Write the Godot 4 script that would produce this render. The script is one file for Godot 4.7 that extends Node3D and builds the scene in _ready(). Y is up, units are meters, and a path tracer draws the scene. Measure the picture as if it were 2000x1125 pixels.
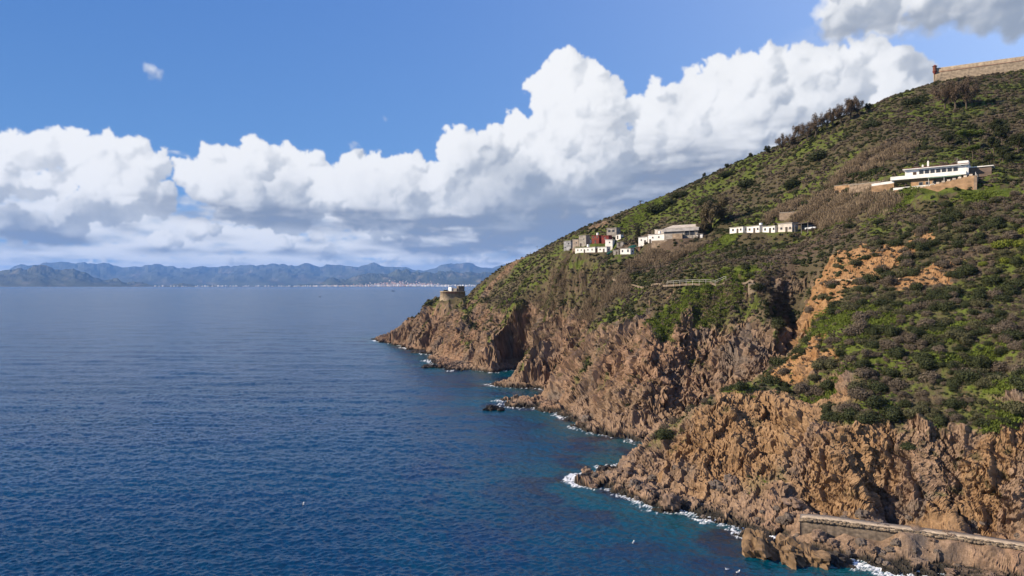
extends Node3D
# A rocky headland above a wide bay. Camera stands 40 m above the sea at the origin and looks along -Z; "depth" is -z.

# surveyed hillside: x, depth and spline weight of each control point
const SURVEY := [-39.6099, 440.0000, -27.3269, -45.8620, 443.0000, 218.3355, -31.0728, 436.0000, -97.2360, -61.5754, 456.0000, -33.9061, -78.2296, 474.0000, 23.4214, -93.7359, 490.0000, -18.9882, -47.7119, 424.0000, -57.2407, -29.1073, 388.0000, 66.9120, -50.1725, 418.0000, -63.3541, -22.4756, 428.0000, 105.2534, -6.2416, 416.0000, 109.3078, -17.7794, 395.0000, -147.9862, -5.1763, 345.0000, -266.5333, -17.7494, 338.0000, 53.7372, 0.0000, 355.0000, 161.6715, 0.0000, 322.0000, 37.6261, 11.8530, 395.0000, 20.0480, 30.3676, 352.0000, 25.8898, 51.5829, 382.0000, -5.9052, 69.7674, 372.0000, 8.8545, 13.9535, 310.0000, 60.5449, 24.3061, 270.0000, 282.2832, 36.7592, 245.0000, 103.5463, 47.7119, 212.0000, 281.6209, 58.8147, 196.0000, 89.9500, 65.5664, 184.0000, 142.4957, 19.6549, 262.0000, -128.1276, 18.3796, 245.0000, 281.3935, 8.2521, 275.0000, -181.0100, 25.3188, 225.0000, -11.4213, 15.9340, 236.0000, -224.8569, 20.2851, 208.0000, 38.5302, 29.8575, 199.0000, -147.1162, 28.3571, 189.0000, -117.9843, 35.2588, 235.0000, -82.1194, 46.1365, 205.0000, -154.3133, 44.1110, 196.0000, -153.5874, 36.3841, 194.0000, 342.8791, 34.6962, 185.0000, -79.7803, 40.0600, 178.0000, 1280.0137, 39.3848, 175.0000, -353.1388, 51.4629, 196.0000, -98.1652, 48.3121, 184.0000, 1548.5760, 54.6137, 182.0000, -811.2113, 52.5131, 175.0000, 522.4839, 45.5514, 184.0000, -1288.3154, 59.4149, 176.0000, 787.8679, 61.2153, 170.0000, -54.4481, 34.8837, 310.0000, 55.6432, 43.8110, 292.0000, -76.0106, 41.4479, 325.0000, -23.0614, 59.1748, 272.0000, 42.5809, 49.0023, 284.0000, 3.5932, 68.7922, 262.0000, -54.5740, 73.5184, 280.0000, 3.8967, 32.8582, 292.0000, -10.2760, 48.3871, 258.0000, -127.5255, 58.4246, 236.0000, -30.3032, 66.6167, 222.0000, -11.4328, 78.6197, 262.0000, 78.9587, 69.3173, 308.0000, 3.2969, 56.9392, 330.0000, -32.9184, 87.0218, 232.0000, 27.3222, 79.8800, 242.0000, 20.4666, 95.7614, 222.0000, -116.7785, 77.2693, 206.0000, -33.6000, 98.2746, 262.0000, -71.9943, 94.5236, 300.0000, -24.5008, 95.7614, 345.0000, 2.7618, 108.9272, 330.0000, 36.1434, 121.7104, 312.0000, -38.6789, 135.0338, 300.0000, 43.0830, 154.2536, 298.0000, -11.0989, 185.6714, 300.0000, 39.7367, 222.0555, 296.0000, 25.3204, 198.7997, 265.0000, -39.6191, 116.1290, 258.0000, 10.4338, 104.4261, 232.0000, 12.8615, 111.3278, 212.0000, 6.1974, 130.2326, 248.0000, 47.0986, 147.6369, 246.0000, 11.8878, 160.6902, 238.0000, -26.2005, 163.2408, 272.0000, -23.6866, 176.8942, 262.0000, 20.6613, 111.7479, 196.0000, 246.2624, 118.3046, 190.0000, -26.8685, 124.2311, 184.0000, 71.5006, 125.5214, 178.0000, -61.1915, 113.3233, 182.0000, -98.9537, 101.8755, 194.0000, -88.7792, 97.5244, 200.0000, -29.5931, 139.5349, 200.0000, -60.3741, 171.0428, 228.0000, -3.2976, 139.5349, 186.0000, 22.7501, 123.0308, 164.0000, 17.2307, 83.7209, 186.0000, 53.1868, 87.7419, 172.0000, 57.0539, 79.2198, 176.0000, 135.0268, 74.4036, 171.0000, 945.7978, 84.3736, 163.0000, -162.3148, 95.6489, 150.0000, -59.5172, 101.2003, 142.0000, -168.2157, 107.2768, 143.0000, 123.0079, 100.1500, 178.0000, -29.1659, 105.2138, 165.0000, 37.8783, 111.1778, 156.0000, 37.7266, 73.9385, 154.0000, 159.9839, 68.8372, 148.0000, 12.6770, 78.2446, 149.0000, -61.5850, 85.2213, 142.0000, -3.4438, 91.8230, 136.0000, 134.8091, 99.7749, 133.0000, -23.4212, 71.9430, 137.0000, 74.2836, 78.6197, 131.0000, 27.6224, 85.7464, 127.0000, -33.8184, 92.2731, 123.0000, -2.7636, 66.8042, 137.0000, -101.8039, 64.3661, 143.0000, 258.0798, 69.7674, 124.0000, 73.2788, 75.8815, 119.0000, -92.9450, 81.9580, 115.0000, -145.1578, 62.4156, 128.0000, -200.7598, 59.2348, 141.0000, -349.3195, 50.0525, 139.0000, 283.0191, 40.8102, 136.0000, 187.4552, 33.6684, 136.0000, 363.0554, 26.0690, 139.0000, 273.6784, 53.8785, 133.0000, 111.6500, 60.1275, 114.5000, 117.3112, 66.0165, 110.0000, 7.3780, 71.5679, 106.0000, 155.9128, 76.5191, 102.0000, 267.8038, 54.9137, 122.0000, 286.8281, 49.1373, 131.0000, -389.6331, 80.2101, 99.0000, 267.3747, 48.0233, 108.5000, 131.4584, 54.8762, 104.5000, -28.0152, 61.2153, 102.0000, -157.7277, 66.8417, 99.0000, 95.9061, 72.3931, 96.5000, -622.9369, 30.1575, 134.0000, -645.8211, 36.9092, 123.0000, 44.2070, 43.5109, 116.0000, -104.7271, 42.5356, 126.0000, -8.9635, 48.6872, 118.0000, -110.7978, 34.9212, 133.0000, 58.4953, 64.8087, 163.0000, -134.5939, 60.2851, 164.0000, 74.5215, 56.0390, 166.0000, -54.3865, 51.0128, 170.0000, -173.6704, 45.4239, 173.0000, -1246.0713, 71.6129, 172.0000, -917.1446, 74.7787, 178.0000, -451.0976, -40.0000, 470.0000, -34.4568, -10.0000, 450.0000, -41.5859, 40.0000, 450.0000, -60.2415, 70.0000, 460.0000, 27.1952, 110.0000, 450.0000, -1.4940, 150.0000, 420.0000, -10.9320, 180.0000, 400.0000, 0.2531, 215.0000, 350.0000, -24.2009, 260.0000, 340.0000, -1.5686, 330.0000, 320.0000, 12.8326, 330.0000, 240.0000, -2.7070, 300.0000, 170.0000, -6.7412, 240.0000, 130.0000, -36.2123, 200.0000, 105.0000, -2.8345, 150.0000, 96.0000, -35.5703, 230.0000, 160.0000, 48.4730, 0.0000, 560.0000, -10.1020, 100.0000, 560.0000, 4.4731, 250.0000, 520.0000, -1.1234, 400.0000, 420.0000, -3.9015, 420.0000, 200.0000, 0.4717, 330.0000, 110.0000, -4.9374, -110.0000, 520.0000, 16.2059, 60.0000, 60.0000, 69.1242, 120.0000, 60.0000, -2.4722, 300.0000, 60.0000, 7.8628]
const TREND := [70.4283, 17.7432, 5.6098]
const COAST := [-40.0, 600.0, -75.0, 545.0, -105.0, 515.0, -98.9, 493.7, -84.2, 467.7, -70.0, 444.3, -63.5, 423.2, -51.0, 419.8, -52.7, 395.0, -44.4, 395.0, -44.7, 367.7, -38.0, 337.5, -28.7, 319.3, -19.4, 323.2, -9.4, 311.8, 0.0, 323.2, 6.8, 303.0, 13.4, 288.2, -3.2, 282.1, -9.8, 273.4, 0.0, 266.6, 12.0, 266.6, 16.3, 255.1, 10.9, 241.3, -4.4, 235.9, -1.7, 226.9, 7.5, 222.2, 12.0, 214.1, 15.5, 206.7, 20.7, 199.7, 18.6, 191.1, 22.9, 185.1, 28.2, 178.9, 33.9, 173.7, 40.1, 172.6, 45.2, 174.8, 43.5, 168.2, 38.4, 165.1, 32.0, 158.2, 24.7, 153.2, 17.9, 144.9, 13.4, 139.9, 16.2, 135.0, 20.4, 129.7, 25.9, 123.1, 29.5, 119.3, 34.4, 114.7, 38.5, 109.3, 42.6, 105.2, 45.7, 101.6, 49.2, 99.3, 51.0, 97.1, 54.2, 95.0, 55.7, 92.7, 58.9, 92.4, 59.4, 89.9, 63.7, 88.4, 66.6, 89.6, 69.4, 87.3, 75.8, 84.2, 140.0, 85.0, 200.0, 70.0, 330.0, 60.0]
const PATCHES := [52.4, 199.5, 11.2, 4.3, 0.0, 44.6, 198.0, 5.9, 5.0, 0.0, 60.8, 193.0, 8.7, 2.1, 0.0, 39.5, 210.5, 3.9, 2.1, 0.0, 57.9, 198.0, 8.9, 1.0, 0.0, 0.0, 353.5, 10.6, 2.5, 0.0, 16.6, 315.5, 14.2, 3.9, 0.0, 72.9, 149.5, 5.6, 3.2, 0.0, 74.0, 141.0, 6.3, 2.1, 0.0, 61.9, 133.0, 4.5, 2.5, 0.0, 82.3, 112.0, 3.8, 4.3, 0.0, 83.9, 131.5, 5.9, 1.1, 0.0, 83.7, 124.0, 5.6, 1.4, 0.0, 122.4, 175.5, 7.9, 3.9, 0.0, 100.8, 210.0, 6.3, 5.4, 0.0, 105.5, 190.0, 6.4, 2.9, 0.0, 75.9, 106.5, 3.2, 1.0, 0.0, 45.7, 138.5, 3.1, 1.4, 0.0, 78.6, 145.5, 5.5, 2.5, 0.0, 67.2, 160.0, 4.8, 6.1, 0.0, 70.3, 347.0, 7.8, 15.0, 0.0, 60.1, 334.0, 10.0, 7.9, 0.0, 72.0, 240.0, 7.2, 6.4, 0.0, 66.0, 195.5, 8.8, 1.4, 0.0, 70.9, 157.5, 3.5, 4.3, 0.0, 47.2, 190.5, 2.9, 1.1, 0.0, 87.4, 166.5, 13.7, 4.3, 1.0, 79.0, 175.5, 6.3, 6.1, 1.0, 94.3, 151.5, 5.1, 1.8, 1.0, 58.4, 147.0, 5.5, 5.7, 1.0, 87.1, 176.0, 4.0, 5.7, 1.0, 73.0, 165.5, 3.2, 7.1, 1.0, 59.5, 147.0, 6.1, 5.4, 1.0, 65.8, 145.0, 1.7, 5.4, 1.0, 91.0, 155.5, 5.8, 2.1, 1.0, 79.2, 167.5, 7.5, 1.1, 1.0, 50.0, 193.0, 5.1, 2.9, 2.0, 41.8, 210.5, 3.5, 2.5, 2.0, 45.0, 352.5, 5.8, 5.0, 2.0, -15.1, 403.5, 13.6, 3.6, 2.0, 48.3, 206.5, 3.1, 1.4, 2.0, 102.0, 139.5, 3.1, 1.4, 2.0, 0.0, 405.0, 9.1, 5.0, 2.0, 43.5, 200.0, 1.8, 1.8, 2.0, 58.9, 187.0, 4.2, 1.1, 2.0, 36.9, 205.0, 4.6, 3.9, 2.0, 33.5, 297.5, 26.8, 4.6, 3.0, 12.5, 334.0, 22.6, 4.6, 3.0, 90.5, 201.0, 24.1, 10.7, 3.0, 103.3, 153.0, 11.5, 6.1, 3.0, 85.0, 151.0, 12.5, 4.6, 3.0, 57.8, 257.0, 11.6, 15.0, 3.0, 70.4, 195.5, 17.6, 7.1, 3.0, 86.7, 136.0, 12.2, 3.2, 3.0, 106.0, 235.5, 21.2, 3.6, 3.0, 126.6, 241.0, 18.1, 4.3, 3.0, 48.2, 128.5, 14.5, 8.2, 4.0, 55.3, 113.5, 6.8, 4.3, 4.0, 69.5, 103.0, 12.4, 2.1, 4.0, 35.2, 134.0, 5.0, 2.5, 4.0, 46.1, 136.5, 6.1, 3.2, 4.0]
const THICKETS := [[97.8, 165.0, 3.1], [93.9, 162.5, 2.8], [100.6, 162.5, 2.5], [81.6, 117.0, 3.2], [64.8, 111.5, 2.1], [61.2, 116.5, 3.0], [85.8, 301.0, 5.7], [69.9, 327.0, 7.3], [81.7, 330.0, 5.7], [101.5, 294.0, 5.6], [120.6, 268.0, 6.5], [107.9, 261.5, 5.0], [100.7, 186.5, 2.6], [97.0, 196.0, 3.0], [109.7, 162.5, 3.1], [84.4, 134.0, 2.1], [88.2, 122.5, 2.1], [74.1, 113.5, 2.5], [57.4, 119.5, 2.1], [103.6, 139.5, 2.9], [76.2, 327.5, 5.1], [100.8, 320.0, 5.0], [140.5, 267.5, 5.1], [163.3, 279.0, 4.8], [68.6, 194.5, 2.7], [67.9, 188.5, 3.3], [62.8, 149.5, 2.1], [77.5, 126.0, 2.0]]

const QUICK_SKY := false
var SUN_TOWARDS := Vector3(-0.87, 0.475, 0.12).normalized()   # direction from the place to the sun

# ------------------------------------------------------------------ height fields
const CELL := 2.0
const GX0 := -150.0
const GD0 := 58.0
const GNX := 251
const GND := 293
var gT := PackedFloat32Array()     # smooth hill height
var gS := PackedFloat32Array()     # distance to the shoreline, negative on the sea
var gP: Array[PackedFloat32Array] = []   # cover: grass, earth, rock, dry scrub, ochre
var gQ := PackedFloat32Array()     # 0 where the ground was levelled for a building
var pads: Array = [                # x, depth, radius, height
	[-38.0, 438.0, 8.0, 28.6], [120.5, 194.5, 7.5, 67.6], [113.5, 183.0, 3.0, 64.6], [119.0, 178.5, 3.0, 64.4], [124.5, 175.5, 3.0, 64.2], [130.0, 174.0, 3.0, 64.6], [86.0, 234.5, 5.0, 57.9], [91.5, 227.5, 4.0, 57.6], [81.0, 241.5, 4.0, 58.3], [67.5, 268.0, 7.0, 58.0], [59.0, 276.0, 5.0, 56.9], [46.0, 276.5, 4.0, 52.4], [34.0, 309.0, 5.0, 54.6], [41.0, 304.0, 4.0, 54.6], [40.0, 317.0, 4.0, 59.2], [28.0, 333.0, 3.5, 56.8], [33.0, 324.0, 3.5, 58.2],
	[46.5, 104.7, 2.4, 4.1], [49.7, 103.5, 2.4, 4.0], [52.2, 102.4, 2.4, 3.95], [54.7, 101.3, 2.4, 3.95], [57.2, 100.4, 2.4, 3.9], [59.7, 99.4, 2.4, 3.9], [62.5, 98.1, 2.4, 3.85], [65.4, 96.8, 2.4, 3.85], [68.2, 95.3, 2.4, 3.8], [71.0, 93.8, 2.6, 3.95], [74.0, 92.2, 2.6, 3.95], [77.0, 90.7, 2.6, 3.95]]

var nWarp := FastNoiseLite.new()
var nButt := FastNoiseLite.new()
var nBlock := FastNoiseLite.new()
var nBlockV := FastNoiseLite.new()
var nCrack := FastNoiseLite.new()
var nFine := FastNoiseLite.new()
var nMid := FastNoiseLite.new()
var nTone := FastNoiseLite.new()
var nRib := FastNoiseLite.new()

func setup_noise() -> void:
	for a in [[nWarp, 11, 0.045, 3], [nButt, 12, 0.06, 4], [nFine, 13, 0.8, 3], [nMid, 14, 0.16, 4], [nTone, 15, 0.06, 4], [nRib, 16, 0.032, 3]]:
		var n: FastNoiseLite = a[0]
		n.seed = a[1]; n.frequency = a[2]; n.fractal_octaves = a[3]
		n.noise_type = FastNoiseLite.TYPE_SIMPLEX_SMOOTH
		n.fractal_type = FastNoiseLite.FRACTAL_FBM
	nButt.fractal_type = FastNoiseLite.FRACTAL_RIDGED
	nRib.fractal_type = FastNoiseLite.FRACTAL_RIDGED
	for a in [[nBlock, 21, 0.22], [nBlockV, 21, 0.22], [nCrack, 23, 0.62]]:
		var n: FastNoiseLite = a[0]
		n.seed = a[1]; n.frequency = a[2]
		n.noise_type = FastNoiseLite.TYPE_CELLULAR
		n.fractal_type = FastNoiseLite.FRACTAL_NONE
		n.cellular_jitter = 1.0
		n.cellular_return_type = FastNoiseLite.RETURN_DISTANCE2_SUB
	nBlockV.cellular_return_type = FastNoiseLite.RETURN_CELL_VALUE

func spline_at(x: float, d: float, sv: PackedFloat32Array, n: int) -> float:
	var xx := x * 0.01
	var dd := d * 0.01
	var h: float = TREND[0] + TREND[1] * xx + TREND[2] * dd
	for k in n:
		var ax := xx - sv[k * 3]
		var ad := dd - sv[k * 3 + 1]
		var r2 := ax * ax + ad * ad
		h += sv[k * 3 + 2] * r2 * log(r2 + 1e-9)
	return h

func shore_at(x: float, d: float, co: PackedFloat32Array, cn: int) -> float:
	var best := 1e9
	var inside := false
	for k in cn - 1:
		var px := co[k * 2]; var pd := co[k * 2 + 1]
		var ex := co[k * 2 + 2] - px; var ed := co[k * 2 + 3] - pd
		var t := clampf(((x - px) * ex + (d - pd) * ed) / (ex * ex + ed * ed), 0.0, 1.0)
		var ux := x - px - t * ex; var ud := d - pd - t * ed
		best = minf(best, ux * ux + ud * ud)
		if (pd > d) != (pd + ed > d) and x < ex * (d - pd) / ed + px:
			inside = not inside
	# the land outline closes far behind the hill
	if d > co[cn * 2 - 1]:
		inside = not inside
	if d > co[1] and x < co[0]:
		inside = not inside
	best = sqrt(best)
	return best if inside else -best

func fill_fields() -> void:
	var n := SURVEY.size() / 3
	var sv := PackedFloat32Array(SURVEY)
	for k in n:
		sv[k * 3] *= 0.01; sv[k * 3 + 1] *= 0.01; sv[k * 3 + 2] *= 0.5
	var co := PackedFloat32Array(COAST)
	var cn := co.size() / 2
	# every second node is computed, the ones between follow from their neighbours
	for j in range(0, GND, 2):
		for i in range(0, GNX, 2):
			var x := GX0 + i * CELL; var d := GD0 + j * CELL
			var k := j * GNX + i
			gS[k] = shore_at(x, d, co, cn)
			gT[k] = spline_at(x, d, sv, n) if gS[k] > -9.0 else 0.0
	for j in range(0, GND, 2):
		for i in range(1, GNX - 1, 2):
			var k := j * GNX + i
			gT[k] = cubic(gT, k, 1, i >= 3 and i < GNX - 4)
			gS[k] = (gS[k - 1] + gS[k + 1]) * 0.5
			if absf(gS[k]) < 10.0:
				gS[k] = shore_at(GX0 + i * CELL, GD0 + j * CELL, co, cn)
	for j in range(1, GND - 1, 2):
		for i in GNX:
			var k := j * GNX + i
			gT[k] = cubic(gT, k, GNX, j >= 3 and j < GND - 4)
			gS[k] = (gS[k - GNX] + gS[k + GNX]) * 0.5
			if absf(gS[k]) < 10.0:
				gS[k] = shore_at(GX0 + i * CELL, GD0 + j * CELL, co, cn)

func cubic(a: PackedFloat32Array, k: int, st: int, wide: bool) -> float:
	if wide:
		return (a[k - st] + a[k + st]) * 0.5625 - (a[k - 3 * st] + a[k + 3 * st]) * 0.0625
	return (a[k - st] + a[k + st]) * 0.5

# gullies cut by water: x, depth, x, depth ..., with depth of cut and half width
var gullies := [
	[12.0, 8.0, PackedFloat32Array([76, 184, 70, 172, 65.5, 163, 61, 164, 55, 167, 47, 172])],
	[7.5, 4.5, PackedFloat32Array([60, 111.5, 60.5, 100, 62, 94])],
	[4.5, 3.8, PackedFloat32Array([50, 114, 53, 106, 54, 103])],
	[5.5, 4.0, PackedFloat32Array([68, 107, 70, 100, 70.5, 97])],
	[3.0, 3.0, PackedFloat32Array([10, 240, 6, 225])],
	[3.5, 3.5, PackedFloat32Array([24, 215, 22, 196])],
	[4.0, 3.5, PackedFloat32Array([-18, 345, -22, 325])],
]

func carve() -> void:
	for g in gullies:
		var p: PackedFloat32Array = g[2]
		for k in p.size() / 2 - 1:
			pass
	for j in GND:
		for i in GNX:
			var x := GX0 + i * CELL
			var d := GD0 + j * CELL
			if gS[j * GNX + i] < -4.0:
				continue
			for g in gullies:
				var p: PackedFloat32Array = g[2]
				if absf(x - p[0]) > 60.0 or absf(d - p[1]) > 60.0:
					continue
				var best := 1e9
				for k in p.size() / 2 - 1:
					var px := p[k * 2]; var pd := p[k * 2 + 1]
					var ex := p[k * 2 + 2] - px; var ed := p[k * 2 + 3] - pd
					var t := clampf(((x - px) * ex + (d - pd) * ed) / (ex * ex + ed * ed), 0.0, 1.0)
					best = minf(best, Vector2(x - px - t * ex, d - pd - t * ed).length())
				var w: float = g[1]
				if best < w * 2.5:
					gT[j * GNX + i] -= g[0] * maxf(0.0, 1.0 - best / w) * 1.0 + g[0] * 0.25 * exp(-best * best / (w * w))
	# the sea cave hollow on the tower headland
	for j in GND:
		for i in GNX:
			var q := Vector2(GX0 + i * CELL - 1.5, GD0 + j * CELL - 326.0)
			var r := q.length()
			if r < 22.0:
				gT[j * GNX + i] = minf(gT[j * GNX + i], 2.0 + maxf(0.0, r - 8.5) * 3.6)

# old farm terraces left of the villa: low steps that follow the contour
func terrace() -> void:
	for j in GND:
		for i in GNX:
			var x := GX0 + i * CELL; var d := GD0 + j * CELL
			var m := clampf(1.5 - Vector2((x - 110.0) / 22.0, (d - 232.0) / 34.0).length(), 0.0, 1.0)
			if m > 0.0:
				var h := gT[j * GNX + i] / 3.4
				var f := h - floorf(h)
				gT[j * GNX + i] = lerpf(gT[j * GNX + i], (floorf(h) + sstep(0.55, 1.0, f)) * 3.4, m * 0.8)

func fill_patches() -> void:
	for t in 5:
		var a := PackedFloat32Array()
		a.resize(GNX * GND)
		gP.append(a)
	for k in PATCHES.size() / 5:
		var cx: float = PATCHES[k * 5]; var cd: float = PATCHES[k * 5 + 1]
		var rx: float = PATCHES[k * 5 + 2]; var rd: float = PATCHES[k * 5 + 3]
		var a := gP[int(PATCHES[k * 5 + 4])]
		for j in range(maxi(0, int((cd - 2 * rd - GD0) / CELL)), mini(GND, int((cd + 2 * rd - GD0) / CELL) + 2)):
			for i in range(maxi(0, int((cx - 2 * rx - GX0) / CELL)), mini(GNX, int((cx + 2 * rx - GX0) / CELL) + 2)):
				var q: float = Vector2((GX0 + i * CELL - cx) / rx, (GD0 + j * CELL - cd) / rd).length()
				a[j * GNX + i] = maxf(a[j * GNX + i], clampf(1.6 - q * 1.1, 0.0, 1.0))
		gP[int(PATCHES[k * 5 + 4])] = a

func grid(a: PackedFloat32Array, x: float, d: float) -> float:
	var fx := clampf((x - GX0) / CELL, 0.0, GNX - 1.001)
	var fd := clampf((d - GD0) / CELL, 0.0, GND - 1.001)
	var i := int(fx); var j := int(fd)
	fx -= i; fd -= j
	var k := j * GNX + i
	return lerpf(lerpf(a[k], a[k + 1], fx), lerpf(a[k + GNX], a[k + GNX + 1], fx), fd)

func shore(x: float, d: float) -> float:
	return grid(gS, x + nWarp.get_noise_2d(x * 3.0, d * 3.0) * 3.0, d + nWarp.get_noise_2d(x * 3.0 + 500.0, d * 3.0) * 3.0)

func cliff(s: float, d: float) -> float:
	var k := clampf((d - 230.0) / 90.0, 0.0, 1.0)
	var a := 2.6 + 1.6 * clampf((125.0 - d) / 15.0, 0.0, 1.0)
	return a * (1.0 - exp(-s * 1.2 / a)) + maxf(0.0, s - 3.5 + k) * (1.55 + 1.1 * k)

func land(x: float, d: float) -> float:
	var s := shore(x, d)
	var h := maxf(grid(gT, x, d), 1.2)
	if s < 0.0:
		return s * 0.7
	# ribs and gullies run down the rock face
	var rib := sstep(2.0, 12.0, s) * sstep(34.0, 20.0, h) * (1.0 if d > 165.0 else 0.45)
	if rib > 0.0:
		h *= 1.0 + rib * 0.42 * (nRib.get_noise_2d(x, d * 0.75) + 0.12)
	var c := cliff(s, d)
	var k := clampf(0.5 + 0.5 * (c - h) / 2.5, 0.0, 1.0)
	return c + (h - c) * k - 2.5 * k * (1.0 - k)

func prepare_fields() -> void:
	setup_noise()
	gT.resize(GNX * GND)
	gS.resize(GNX * GND)
	fill_fields()
	carve()
	terrace()
	fill_patches()
	gQ.resize(GNX * GND)
	gQ.fill(1.0)
	for p in pads:
		for j in range(maxi(0, int((p[1] - 3 * p[2] - GD0) / CELL)), mini(GND, int((p[1] + 3 * p[2] - GD0) / CELL) + 2)):
			for i in range(maxi(0, int((p[0] - 3 * p[2] - GX0) / CELL)), mini(GNX, int((p[0] + 3 * p[2] - GX0) / CELL) + 2)):
				var q: float = Vector2(GX0 + i * CELL - p[0], GD0 + j * CELL - p[1]).length() / p[2]
				var w := clampf(2.0 - q, 0.0, 1.0)
				gT[j * GNX + i] = lerpf(gT[j * GNX + i], p[3], w * w * (3.0 - 2.0 * w))
				gQ[j * GNX + i] = minf(gQ[j * GNX + i], 1.0 - w)

# ------------------------------------------------------------------ the land sheet
const LC := 960
const LR := 640
const F := 1333.0
var lD := PackedFloat32Array()     # depth of each row in each column
var lH := PackedFloat32Array()
var lV := PackedVector3Array()
var lC := PackedColorArray()
var lVeg := PackedFloat32Array()   # how much a vertex suits plants

func col_tan(c: int) -> float:
	return (620.0 + c * (2160.0 - 620.0) / (LC - 1) - 1000.0) / F

func plan_rows() -> void:
	const K := 101
	var plan := []
	for k in K:
		var t := col_tan(int(round(k * (LC - 1.0) / (K - 1))))
		var cum := PackedFloat32Array([0.0])
		var last := land(t * 62.0, 62.0)
		var d := 62.0
		while d < 628.0:
			var h := land(t * (d + 1.0), d + 1.0)
			var w := sqrt(pow((h - last) / d, 2.0) + pow(0.42 / d, 2.0))
			if h < -2.0:
				w *= 0.03
			elif d > 400.0:
				w *= 0.5
			if (h - last) - (h - 40.0) / d < 0.0:
				w *= 0.2
			cum.append(cum[-1] + w)
			last = h
			d += 1.0
		var row := PackedFloat32Array()
		row.resize(LR)
		var q := 0
		for r in LR:
			var want := cum[-1] * r / (LR - 1.0)
			while q < cum.size() - 2 and cum[q + 1] < want:
				q += 1
			row[r] = 62.0 + q + clampf((want - cum[q]) / maxf(cum[q + 1] - cum[q], 1e-9), 0.0, 1.0)
		plan.append(row)
	for pass_ in 3:
		var smooth := []
		for k in K:
			var row := PackedFloat32Array()
			row.resize(LR)
			var a: PackedFloat32Array = plan[maxi(k - 2, 0)]
			var b: PackedFloat32Array = plan[maxi(k - 1, 0)]
			var e: PackedFloat32Array = plan[k]
			var f: PackedFloat32Array = plan[mini(k + 1, K - 1)]
			var g: PackedFloat32Array = plan[mini(k + 2, K - 1)]
			for r in LR:
				row[r] = (a[r] + b[r] + e[r] + f[r] + g[r]) * 0.2
			smooth.append(row)
		plan = smooth
	lD.resize(LC * LR)
	for c in LC:
		var p := c * (K - 1.0) / (LC - 1)
		var k := mini(int(p), K - 2)
		var a: PackedFloat32Array = plan[k]
		var b: PackedFloat32Array = plan[k + 1]
		for r in LR:
			lD[c * LR + r] = lerpf(a[r], b[r], p - k)

func height_col(c: int) -> void:
	var t := col_tan(c)
	for r in LR:
		var d := lD[c * LR + r]
		lH[c * LR + r] = land(t * d, d)

func sstep(a: float, b: float, x: float) -> float:
	var t := clampf((x - a) / (b - a), 0.0, 1.0)
	return t * t * (3.0 - 2.0 * t)

func mixc(a: Vector3, b: Vector3, t: float) -> Vector3:
	return a + (b - a) * t

# bedding of the rock: slabs dip down towards +x
const BA := Vector3(0.55, -0.80, 0.25)
const BB := Vector3(0.80, 0.50, -0.33)

func chance(i: float, j: float) -> float:
	return fposmod(sin(i * 12.9898 + j * 78.233) * 43758.5453, 1.0)

const BC := Vector3(0.28, 0.33, 0.90)
# jointed rock: layers split into blocks, each set forward or back, over ridged buttresses
func rock_relief(p: Vector3) -> Vector2:
	var n1 := nMid.get_noise_3dv(p)
	var n2 := nMid.get_noise_3d(p.y + 90.0, p.x, p.z)
	var butt := nButt.get_noise_3d(p.x + n1 * 2.0, p.y * 0.7 + n2 * 2.0, p.z)
	var u := p.dot(BB) * 0.46 + n1 * 0.55 + n2 * 0.2
	var i := floorf(u)
	var a := chance(i, 3.0)
	var v := p.dot(BC) * 0.40 + n2 * 0.55 + a * 0.8
	var j := floorf(v)
	var t := p.dot(BA) * 0.24 + n1 * 0.5 + a * 3.1 + chance(j, 8.0)
	var k := floorf(t)
	var c := chance(i * 3.0 + k * 7.0, j + k)
	# the same joints once more at a third of the size
	var u2 := u * 3.3 + n2 * 0.5
	var v2 := v * 3.1 + n1 * 0.5
	var i2 := floorf(u2); var j2 := floorf(v2)
	var c2 := chance(i2 + 40.0, j2 + floorf(t * 2.7) * 5.0)
	var c3 := chance(floorf(u2 * 2.9 + c2) + 9.0, floorf(v2 * 2.7 + c2) + floorf(t * 7.0) * 3.0)
	var crk := nCrack.get_noise_3dv(p)
	var f := nFine.get_noise_3dv(p)
	var out := butt * 2.2 + (u - i - 0.5) * (0.3 + 0.6 * a) + (v - j - 0.5) * 0.45 + (c - 0.5) * 1.5 + (u2 - i2 - 0.5) * 0.25 + (c2 - 0.5) * 0.72 + (c3 - 0.5) * 0.30 + (crk + 1.0) * 0.3 + f * 0.30 - 0.4
	return Vector2(out, (c - 0.5) * 0.8 + (c2 - 0.5) * 0.8 + (c3 - 0.5) * 0.6)

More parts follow.
